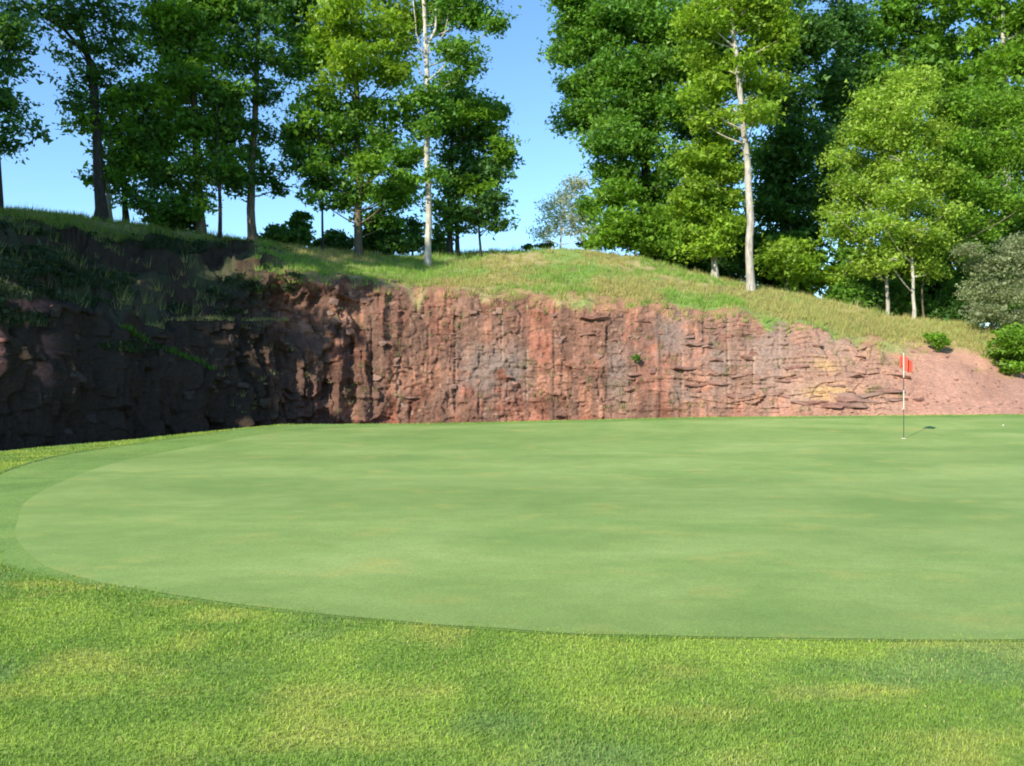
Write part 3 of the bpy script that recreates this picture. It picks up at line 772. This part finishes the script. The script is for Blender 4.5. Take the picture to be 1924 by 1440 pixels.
tree('broadleaf_tree', 'full crowned green tree with grey lit trunk foot, left of centre of the left group', 'tree', 41, [(377, 432), (372, 300), (362, 140), (350, -60)],
     [(350, 30, 75, 60), (320, 90, 50, 50), (400, 90, 60, 55), (345, 160, 70, 48), (300, 185, 36, 36, -1.5, 'bright'), (410, 190, 55, 50), (350, 240, 70, 40), (420, 260, 50, 36), (300, 265, 36, 26), (370, 310, 60, 32), (290, 310, 34, 26), (430, 320, 34, 22), (350, 365, 46, 22), (340, -50, 100, 60), (310, 20, 36, 30, -1.5, 'bright'), (330, 400, 40, 14), (410, 20, 50, 44)],
     'mid', .24, M_BARK_B, .48, group=GL, seed=5, fill=1)
tree('broadleaf_tree', 'thin straight dark trunk between the full green tree and the brown trunk', 'tree', 40, [(412, 436), (411, 330), (408, 150)],
     [(412, 250, 26, 26), (400, 330, 24, 14), (425, 200, 26, 24)], 'dark', .10, M_BARK_D, .7, group=GL, seed=6)
tree('broadleaf_tree', 'airy tree with straight brown lit trunk and gaps of sky in its crown', 'tree', 42, [(475, 446), (474, 300), (482, 150), (490, -50)],
     [(470, 40, 50, 45), (510, 110, 34, 26), (455, 110, 34, 34), (500, 170, 30, 30), (470, 235, 30, 18), (505, 255, 26, 16), (460, 290, 34, 18), (505, 320, 34, 16), (470, 345, 40, 16), (520, 355, 24, 14), (440, 350, 24, 16), (500, 5, 46, 40), (480, -60, 80, 50)],
     'dark', .22, M_BARK_B, .42, group=GL, seed=7)
tree('sapling', 'thin sapling standing against the sky between the brown trunk and the big yellow-green tree', 'tree', 43.5, [(606, 452), (606, 380), (600, 300)],
     [(596, 345, 26, 16), (575, 300, 34, 24), (560, 250, 24, 20)], 'dark', .075, M_BARK_D, .7, group=GL, seed=8)
tree('broadleaf_tree', 'big tree with yellow-green top and brown trunk in the middle of the left group', 'tree', 44, [(674, 465), (674, 330), (668, 180), (660, -60)],
     [(640, 60, 60, 55, -1.5, 'lime'), (710, 70, 50, 50, -1.5, 'lime'), (740, 130, 40, 36, -1, 'lime'), (650, 130, 55, 40, -2, 'lime'), (600, 190, 42, 40, -1, 'bright'), (600, 110, 44, 44), (660, 220, 55, 36), (720, 215, 40, 30), (600, 260, 50, 36), (660, 290, 60, 36), (720, 290, 50, 34), (600, 330, 44, 26), (690, 350, 56, 30), (740, 370, 44, 24), (640, 380, 50, 18), (560, 50, 44, 44), (550, 130, 40, 30), (545, 0, 50, 40), (560, 260, 24, 24), (650, -30, 80, 40, 0, 'lime'), (745, 20, 40, 40, 0, 'lime'), (700, 315, 30, 16, -2.4, 'bright'), (760, 330, 30, 30), (650, -90, 120, 40), (710, 410, 40, 16)],
     'mid', .22, M_BARK_B, .50, group=GL, seed=9, fill=1)
tree('broadleaf_tree', 'tall whitish trunk forking into bare white limbs at the top of the left group', 'tree', 43, [(803, 477), (805, 330), (803, 180), (800, 100), (797, 0), (790, -90)],
     [(770, 190, 34, 22), (850, 30, 48, 36), (890, 20, 40, 34), (930, 45, 22, 20), (860, 90, 40, 30), (880, 130, 26, 18), (840, 150, 34, 24), (760, 60, 26, 40, 1.5, 'lime'), (830, 210, 34, 26), (850, -50, 80, 40), (820, 5, 34, 30, 2, 'bright'), (790, 240, 34, 22, .9), (775, 290, 22, 22, 1), (806, 235, 20, 20, -.8), (800, 180, 24, 18, -.7), (812, 330, 16, 20, -.8)],
     'mid', .175, M_BARK_W, .55, group=GL, seed=10, top=.5,
     trunks=[([(803, 477), (803, 90), (818, 55), (822, -60)], .11), ([(803, 477), (803, 130), (782, 62), (774, -40)], .055), ([(803, 477), (803, 105), (836, 62), (846, 5)], .05), ([(803, 477), (803, 160), (772, 108), (756, 60)], .045)])
tree('broadleaf_tree', 'bushy dark tree with twin dark trunks beside the whitish trunk', 'tree', 46, [(846, 472), (846, 400), (850, 220)],
     [(870, 190, 48, 30), (900, 215, 50, 32, -1.5, 'bright'), (850, 240, 40, 34), (905, 260, 50, 34), (940, 280, 28, 22, -1, 'bright'), (870, 300, 50, 34), (920, 320, 40, 22), (860, 350, 46, 28), (905, 350, 40, 22, -1, 'bright'), (850, 395, 44, 22), (905, 395, 34, 16), (845, 430, 36, 14), (935, 215, 20, 22), (950, 300, 18, 14)],
     'blue', .17, M_BARK_D, .66, group=GL, seed=11, trunks=[([(860, 472), (860, 400), (872, 260)], .13)])
tree('sapling', 'thin dark sapling at the right end of the left group', 'tree', 45.5, [(903, 470), (902, 380), (898, 290)],
     [(925, 418, 30, 12), (880, 405, 30, 12), (930, 375, 26, 14), (915, 330, 30, 14)], 'dark', .07, M_BARK_D, .7, group=GL, seed=12)
GS = 'dark shrubs under the left group'
for (px, Y_, w_, h_, lab, pl) in ((563, 45, 30, 34, 'dark upright shrub against the sky between two trunks', 'dark'), (625, 46.5, 60, 18, 'low wide dark shrub left of the brown trunk of the big tree', 'dark'),
                              (300, 40.5, 40, 18, 'low dark shrub between the leafy slim trunk and the grey trunk foot', 'dark'), (340, 41.5, 40, 30, 'dark shrub directly left of the grey lit trunk foot', 'dark'), (520, 44, 40, 14, 'flat dark shrub right of the straight brown trunk', 'dark'),
                              (735, 46.5, 46, 34, 'tall dark shrub filling the gap left of the whitish trunk', 'blue'), (775, 47, 30, 30, 'dark shrub touching the whitish trunk', 'blue'), (700, 46.5, 30, 40, 'dark shrub right of the brown trunk of the big tree', 'dark'),
                              (825, 48, 26, 18, 'small dark shrub between the whitish trunk and the twin trunks', 'dark')):
    y0 = 720 - (hill_z(px, Y_) - CAM_H) * FPX / Y_
    tree('shrub', lab, 'shrub', Y_, [(px, y0), (px, y0 - h_), (px + 3, y0 - 1.6 * h_)], [(px - w_ * .35, y0 - h_ * .45, w_ * .6, h_ * .5), (px + w_ * .35, y0 - h_ * .5, w_ * .6, h_ * .5), (px, y0 - h_ * 1.1, w_ * .6, h_ * .6), (px + 2, y0 - h_ * 1.7, w_ * .35, h_ * .45)], pl, .05, M_BARK_D, .9, group=GS, seed=20 + px, sub=2, cr=.4)
# --- trees on the hill left of the picture; their shade falls on the bank and on the left rock wall
GO = 'tall trees on the hill left of the picture'
for i, (x_, y_, lab, k) in enumerate(((-24.2, 20.5, 'tall tree left of the picture nearest the rock wall', 1.3), (-25.5, 27, 'tall tree left of the picture beside the bank crest', 1.35), (-27, 20, 'tall tree left of the picture high on the hill', 1.1), (-25.6, 15.5, 'tall tree left of the picture nearest the camera', 1.0),
                                      (-31, 25, 'tall tree left of the picture farthest up the hill', 1.15), (-31, 17, 'tall broad tree left of the picture behind the nearest one', 1.1), (-27.5, 32, 'tall tree left of the picture behind the crest', 1.0))):
    p_ = 962 + FPX * x_ / y_; f_ = FPX / y_; m_ = lambda v: v * f_
    gz = hill_z(p_, y_); P_ = lambda dx, h: (p_ + m_(dx), 720 - (gz + h - CAM_H) * f_)
    lob = []
    for q in range(15):
        hq = 4.2 + q * .78; aq = q * 2.4; rq = (2.6 if q < 11 else 1.7) * k
        a_, b_ = P_(math.cos(aq) * rq * .75, hq * k); lob.append((a_, b_, m_(1.7 * k), m_(1.25), math.sin(aq) * rq * .75))
    tree('broadleaf_tree', lab, 'tree', y_, [P_(0, 0), P_(.2, 5), P_(-.1, 15 * k)], lob, 'mid', .28, M_BARK_D, .62, group=GO, seed=90 + i, ls=.34, cr=.6, nl=30)
# --- skyline beyond the crest
tree('willow_tree', 'pale grey-green hazy small tree on the crest between the two groups', 'tree', 48.6, [(1052, 470), (1055, 410), (1066, 350)],
     [(1040, 425, 26, 24), (1075, 420, 34, 28), (1065, 375, 30, 26), (1085, 355, 22, 18), (1100, 400, 26, 30), (1030, 395, 18, 18), (1075, 345, 16, 14), (1110, 440, 26, 20), (1020, 440, 20, 16)], 'grey', .06, M_BARK_P, .55, group=None, seed=13, ls=.12)
for (px, w_, h_, lab) in ((990, 12, 9, 'tiny dark shrub on the bare skyline between the two groups'), (1020, 26, 12, 'small dark shrub at the left foot of the pale hazy tree'), (1100, 44, 16, 'brownish dark shrub at the right foot of the pale hazy tree')):
    y0 = 468; tree('shrub', lab, 'shrub', 49, [(px, y0), (px, y0 - h_)], [(px, y0 - h_ * .5, w_ * .6, h_ * .6), (px + w_ * .3, y0 - h_ * .4, w_ * .5, h_ * .4)], 'dark', .04, M_BARK_D, 1.0, seed=40 + px, sub=1, cr=.25, ls=.12)
# --- right group, front
tree('maple_tree', 'huge bushy green maple, leftmost of the right wood, leaves down to the grass', 'tree', 48, [(1215, 500), (1212, 330), (1205, 100), (1200, -100)],
     [(1100, 20, 50, 40), (1090, 90, 46, 36), (1090, 160, 44, 34), (1082, 225, 42, 26), (1130, 60, 55, 50), (1190, 40, 60, 50), (1250, 50, 60, 50), (1150, 130, 60, 46), (1220, 130, 60, 46), (1280, 120, 50, 44), (1140, 200, 60, 40), (1210, 215, 60, 40), (1270, 200, 44, 36), (1140, 262, 50, 30, -1.5), (1200, 280, 56, 36, -1, 'mid'), (1150, 320, 44, 26), (1165, 365, 48, 28, -1.5, 'bright'), (1220, 350, 50, 32), (1180, 415, 55, 34, -2, 'bright'), (1235, 425, 50, 34, -1.5, 'bright'), (1150, 445, 36, 24, -1.5, 'bright'), (1270, 380, 40, 34), (1270, 455, 44, 24, -2, 'bright'), (1190, -50, 120, 50), (1075, 50, 26, 26), (1285, 300, 36, 36), (1110, 385, 22, 16), (1215, 460, 40, 18, -1.5, 'bright')],
     'mid', .34, M_BARK_D, .82, group=GR, seed=14, fill=1)
tree('maple_tree', 'short pale-footed trunk under tiered lime sprays, left of the tall pale trunk', 'tree', 43.5, [(1343, 527), (1345, 400), (1350, 280)],
     [(1320, 300, 50, 20), (1370, 330, 34, 18), (1310, 350, 44, 16), (1360, 375, 40, 16), (1320, 400, 44, 14), (1365, 420, 30, 14), (1310, 440, 40, 14), (1350, 450, 36, 14), (1330, 470, 40, 12), (1290, 380, 26, 20), (1340, 270, 30, 20)], 'lime', .17, M_BARK_P, .95, group=GR, seed=15, flat=.25)
tree('maple_tree', 'tall tree with long bare pale trunk and bright crown', 'tree', 41.5, [(1411, 543), (1409, 420), (1402, 270), (1396, 190), (1384, 90), (1370, -10), (1362, -110)],
     [(1330, 40, 50, 40), (1430, 40, 50, 40), (1345, 110, 50, 34, 1), (1440, 100, 44, 30), (1340, 170, 50, 30, 1), (1430, 160, 46, 26), (1350, 225, 50, 26, 1), (1430, 215, 36, 20), (1375, 30, 40, 30, 1.4), (1400, 120, 20, 14, -.9), (1420, 215, 30, 16, -.7), (1370, -50, 90, 50), (1470, 70, 24, 26)],
     'lime', .205, M_BARK_P, .62, group=GR, seed=16, fill=1, flat=.45, top=.4)
# dark backing trees
for (px, Y_, lob, lab, pl, rd) in (
    (1320, 56, [(1300, 60, 60, 60), (1340, 130, 60, 60), (1310, 220, 60, 50), (1360, 290, 60, 50), (1330, 380, 60, 50), (1370, 450, 60, 30), (1320, -40, 100, 60)], 'deep dark tree behind the short pale-footed trunk', 'dark', .25),
    (1480, 50, [(1480, 40, 55, 50), (1500, 110, 50, 50), (1470, 190, 55, 50), (1500, 270, 60, 50), (1450, 300, 44, 50), (1500, 350, 60, 44), (1450, 390, 50, 44), (1510, 430, 44, 36), (1440, 460, 40, 20), (1480, -50, 100, 60)], 'deep dark tree right behind the tall bare pale trunk', 'dark', .3),
    (1580, 53, [(1570, 60, 55, 50), (1600, 130, 50, 46), (1560, 180, 45, 45), (1580, 240, 50, 44), (1555, 310, 40, 40), (1600, 330, 40, 40), (1545, 380, 34, 36), (1580, -50, 100, 50)], 'dark tree with sky holes left of the yellow-green trees', 'blue', .27),
    (1700, 54, [(1660, 60, 50, 44), (1710, 110, 55, 40), (1680, 20, 50, 30), (1740, 60, 34, 30), (1640, 150, 44, 44), (1770, 90, 34, 30), (1790, 20, 26, 16), (1765, -20, 60, 30), (1730, 160, 50, 40), (1660, 230, 50, 50), (1650, 350, 60, 60), (1690, -70, 110, 44)], 'mid green tree rising behind the yellow-green trees', 'mid', .26),
    (1890, 50, [(1900, 110, 50, 30), (1850, 130, 40, 26), (1910, 40, 44, 26), (1860, 20, 34, 20), (1838, 70, 22, 20), (1820, -15, 50, 22), (1930, 80, 40, 40), (1830, 160, 40, 30), (1960, 20, 60, 50), (1900, -50, 110, 44), (1880, 180, 60, 30)], 'high tree in the top right corner with a short bit of pale trunk showing', 'bright', .28),
    (1800, 58, [(1780, 170, 60, 50), (1820, 240, 60, 60), (1790, 330, 60, 60), (1850, 330, 60, 60), (1820, 420, 60, 50), (1760, 120, 40, 30)], 'shaded tree hidden behind the right yellow-green crown', 'dark', .25),
    (1980, 55, [(1960, 200, 60, 60), (1980, 320, 70, 70), (1950, 420, 60, 50), (2020, 100, 70, 70)], 'dark tree at the right picture edge', 'dark', .25)):
    y0 = 720 - (hill_z(px, Y_) - CAM_H) * FPX / Y_
    tree('forest_tree', lab, 'tree', Y_, [(px, y0), (px + 3, y0 - 200), (px - 3, max(-60, min(l_[1] for l_ in lob) + 10))], lob, pl, rd, M_BARK_P if px == 1890 else M_BARK_D, .5, group=GR, seed=50 + px, ls=.25, cr=.95, nl=48, fill=1, sub=2)
GU = 'understory trees of the right wood'
for (px, Y_, top_, w_, lab, pl) in ((1262, 52, 400, 60, 'dark understory tree behind the foot of the huge maple', 'dark'), (1375, 50, 410, 60, 'dark understory tree between the two pale trunks at the front', 'dark'), (1440, 54, 440, 50, 'dark understory tree right behind the tall bare trunk foot', 'dark'),
                                    (1500, 49, 450, 40, 'mid green understory tree behind the bright shrub', 'mid'), (1610, 48, 470, 46, 'shaded understory tree at the left edge of the yellow-green crowns', 'mid'), (1680, 47, 440, 60, 'shaded understory tree behind the left slim pale trunk', 'dark'),
                                    (1760, 47, 450, 60, 'shaded understory tree behind the right slim pale trunk', 'dark'), (1830, 46, 450, 60, 'green understory tree behind the silvery shrub', 'mid'), (1920, 47, 420, 70, 'green understory tree at the right edge above the silvery shrub', 'mid'), (1310, 50, 450, 40, 'low understory tree left of the short pale-footed trunk', 'blue')):
    y0 = 720 - (hill_z(px, Y_) - CAM_H) * FPX / Y_; h_ = y0 - top_
    lob = [(px + random.uniform(-.5, .5) * w_, y0 - h_ * q, w_ * random.uniform(.5, .8), h_ * .2) for q in (.08, .2, .32, .45, .6, .75, .9)]
    tree('understory_tree', lab, 'tree', Y_, [(px, y0), (px + 4, y0 - h_ * .5), (px, y0 - h_)], lob, pl, .09, M_BARK_D, .7, group=GU, seed=170 + px, ls=.25, cr=.6, nl=38, sub=2, fill=1)
tree('shrub', 'bright green shrub just right of the tall bare pale trunk', 'shrub', 43.5, [(1478, 535), (1476, 500), (1478, 470)], [(1460, 485, 28, 20), (1495, 490, 28, 20), (1478, 465, 26, 14), (1480, 510, 34, 14)], 'lime', .05, M_BARK_D, 1.0, group=GR, seed=17, flat=.3)
tree('shrub', 'low lime shrub by the gap of sky left of the yellow-green trees', 'shrub', 44.5, [(1555, 548), (1556, 520)], [(1540, 525, 30, 12), (1575, 528, 30, 12), (1560, 512, 22, 10)], 'lime', .04, M_BARK_D, 1.0, group=GR, seed=18, cr=.35)
tree('young_maple', 'young yellow-green tree on a slim pale trunk, left one of the pale trunks', 'tree', 41.6, [(1667, 582), (1666, 480), (1664, 330), (1668, 200)],
     [(1640, 200, 34, 30), (1690, 190, 44, 36), (1620, 250, 36, 26), (1665, 250, 46, 30), (1600, 300, 34, 22), (1650, 310, 46, 28), (1590, 350, 34, 22), (1640, 365, 46, 26), (1590, 400, 34, 22), (1640, 420, 44, 22), (1600, 450, 36, 18), (1650, 470, 40, 18), (1700, 160, 30, 22), (1620, 500, 40, 14), (1580, 430, 24, 18)], 'yellow', .085, M_BARK_P, .72, group=GR, seed=19, flat=.5, ls=.135, nl=74, fill=1)
tree('young_maple', 'young yellow-green tree on a crooked pale trunk, middle one of the pale trunks', 'tree', 40.6, [(1717, 601), (1718, 520), (1706, 440), (1698, 330), (1705, 210)],
     [(1720, 190, 40, 34), (1700, 250, 44, 34), (1745, 260, 40, 34), (1700, 310, 44, 30), (1745, 330, 44, 30), (1690, 370, 44, 26), (1740, 395, 46, 26), (1700, 430, 40, 22), (1750, 450, 40, 22), (1700, 480, 36, 16), (1740, 505, 40, 16), (1730, 150, 26, 20)], 'yellow', .085, M_BARK_W, .70, group=GR, seed=20, flat=.5, ls=.135, nl=74, fill=1)
tree('young_maple', 'muted green young tree on a thin pale trunk, right one of the pale trunks', 'tree', 42, [(1736, 598), (1738, 500), (1760, 400), (1800, 250)],
     [(1800, 210, 44, 34), (1850, 200, 44, 36), (1900, 220, 46, 40), (1790, 280, 44, 34), (1850, 280, 46, 36), (1900, 300, 46, 36), (1800, 350, 44, 30), (1860, 360, 46, 34), (1910, 380, 40, 34), (1790, 410, 40, 28), (1840, 430, 44, 24), (1780, 460, 36, 22), (1940, 280, 44, 50), (1960, 200, 40, 40)], 'bright', .055, M_BARK_B, .8, group=GR, seed=21, flat=.5, ls=.135, nl=74, fill=1)
for (px, py, Y_, w_, h_, lab, pl, nm) in ((1800, 600, 42.5, 50, 50, 'dark undergrowth shrub behind the pale trunks', 'dark', 'shrub'), (1640, 590, 44, 60, 40, 'dark undergrowth shrub left of the pale trunks', 'dark', 'shrub'), (1700, 600, 44, 50, 50, 'shaded shrub between the pale trunks', 'mid', 'shrub'),
                                         (1600, 575, 43.5, 34, 34, 'green shrub under the left yellow-green crown', 'mid', 'shrub')):
    y0 = 720 - (hill_z(px, Y_) - CAM_H) * FPX / Y_
    tree(nm, lab, 'shrub', Y_, [(px, y0), (px, y0 - h_)], [(px - w_ * .3, y0 - h_ * .5, w_ * .6, h_ * .55), (px + w_ * .3, y0 - h_ * .6, w_ * .6, h_ * .55), (px, y0 - h_ * 1.1, w_ * .5, h_ * .5)], pl, .05, M_BARK_D, .8, group='undergrowth of the right wood', seed=70 + px, sub=2)
tree('olive_shrub', 'large grey-green silvery shrub at the right edge above the red slope', 'shrub', 38.6, [(1868, 625), (1860, 560), (1880, 480)],
     [(1850, 500, 40, 26), (1900, 490, 46, 30), (1840, 545, 40, 26), (1895, 550, 46, 30), (1850, 590, 40, 22), (1900, 600, 40, 24), (1820, 470, 26, 14), (1940, 520, 40, 50), (1930, 460, 40, 24)], 'olive', .07, M_BARK_B, 1.15, seed=22, ls=.10, cr=.5, nl=60)
tree('shrub', 'bright green broad-leaved bush spilling over the red dirt at the right edge', 'shrub', 35.8, [(1915, 715), (1905, 680), (1900, 640)],
     [(1890, 640, 34, 22), (1920, 660, 34, 28), (1875, 670, 30, 14), (1905, 690, 26, 14), (1945, 640, 34, 30), (1865, 690, 14, 8), (1910, 625, 30, 14)], 'bright', .05, M_BARK_D, 1.9, seed=23, ls=.16, cr=.3, nl=26)
tree('shrub', 'small round bright green bush on the red slope above the flag', 'shrub', 36.9, [(1764, 658), (1764, 640)],
     [(1762, 640, 20, 12), (1755, 632, 14, 8), (1772, 645, 14, 10)], 'bright', .03, M_BARK_D, 2.6, seed=24, ls=.11, cr=.2, nl=30, sub=2)
tree('cliff_plant', 'single small dark green plant rooted high on the red rock face', 'plant', 35.35, [(1195, 690), (1195, 672)],
     [(1195, 671, 8, 7)], 'mid', .015, M_BARK_D, 6, seed=25, ls=.08, cr=.1, nl=24, sub=1)
print('leaves', LEAF_TOTAL[0])

# ------------------------------------------------------------------ flagstick
M_WHITE = flat_mat('pole_white', (.62, .59, .53), .35); M_BLACK = flat_mat('pole_black', (.035, .035, .035), .4); M_RED = flat_mat('flag_red', (.52, .085, .05), .7)
fy_ = 21.6; fx_ = (1698 - 962) / FPX * fy_; fz = float(ground_z(fx_, fy_)) + .01
root = empty('flagstick', (fx_, fy_, fz)); tag(root, 'thin black and white golf flagstick with red flag on the right of the green', 'flagstick')
def cyl(name, r0, r1, z0, z1, mat, parent, sides=14, capped=True):
    bm = bmesh.new(); bmesh.ops.create_cone(bm, cap_ends=capped, segments=sides, radius1=r0, radius2=r1, depth=z1 - z0)
    bmesh.ops.translate(bm, vec=(0, 0, (z0 + z1) / 2), verts=bm.verts)
    me = bpy.data.meshes.new(name); bm.to_mesh(me); bm.free(); me.materials.append(mat)
    o = bpy.data.objects.new(name, me); C.objects.link(o); o.parent = parent; return o
cyl('pole', .009, .009, -.12, .74, M_BLACK, root); cyl('band', .0115, .0115, .74, 1.22, M_WHITE, root); cyl('band', .0100, .0100, 1.22, 1.54, M_BLACK, root); cyl('band', .0115, .0115, 1.54, 2.14, M_WHITE, root)
cyl('ball_finial', .013, .008, 2.14, 2.17, M_WHITE, root)
# hanging flag, folded round the stick
nu, nv_ = 22, 14; V = []
for j in range(nv_ + 1):
    v = j / nv_
    for i in range(nu + 1):
        u = i / nu
        sag = .17 * u ** .9
        x = .012 + u * (.17 + .03 * v)
        wv = .06 * math.sin(u * 11 + v * 1.4) * (.3 + u)
        V.append((x, wv, 2.13 - v * (.30 + .10 * (1 - u)) - sag))
fl = mesh_np('flag', np.array(V), grid_faces(nv_ + 1, nu + 1), M_RED, root, None, True)
sm_ = fl.modifiers.new('thick', 'SOLIDIFY'); sm_.thickness = .003
V2 = [(-.012 - (i / 6) * .10, .03 * math.sin(i), 2.12 - (j / 8) * .30 - .05 * (i / 6)) for j in range(9) for i in range(7)]
f2_ = mesh_np('flag_fold', np.array(V2), grid_faces(9, 7), M_RED, root, None, True)
sm_ = f2_.modifiers.new('thick', 'SOLIDIFY'); sm_.thickness = .003
# cup at the foot of the pole
bm = bmesh.new(); bmesh.ops.create_cone(bm, cap_ends=False, segments=28, radius1=.054, radius2=.054, depth=.02)
bmesh.ops.translate(bm, vec=(0, 0, .003), verts=bm.verts)
me = bpy.data.meshes.new('hole_cup'); bm.to_mesh(me); bm.free(); me.materials.append(M_WHITE)
hc = bpy.data.objects.new('hole_cup', me); C.objects.link(hc); hc.location = (fx_, fy_, fz - .004); tag(hc, 'white rim of the hole cup at the foot of the flagstick', 'cup')
# golf ball
bm = bmesh.new(); bmesh.ops.create_icosphere(bm, subdivisions=4, radius=.0214)
for v in bm.verts:
    q = v.co.normalized(); v.co = q * (.0214 - .0006 * (math.sin(q.x * 22) * math.sin(q.y * 22) * math.sin(q.z * 22) > .25))
me = bpy.data.meshes.new('golf_ball'); bm.to_mesh(me); bm.free(); me.materials.append(M_WHITE)
for p_ in me.polygons: p_.use_smooth = True
gb = bpy.data.objects.new('golf_ball', me); C.objects.link(gb)
gy_ = 24.4; gx_ = (1885 - 962) / FPX * gy_; gb.location = (gx_, gy_, float(ground_z(gx_, gy_)) + .031); tag(gb, 'white golf ball lying on the green near the right edge', 'golf ball')
print('tris', sum(len(o.data.loops) - 2 * len(o.data.polygons) for o in sc.objects if o.type == 'MESH'))
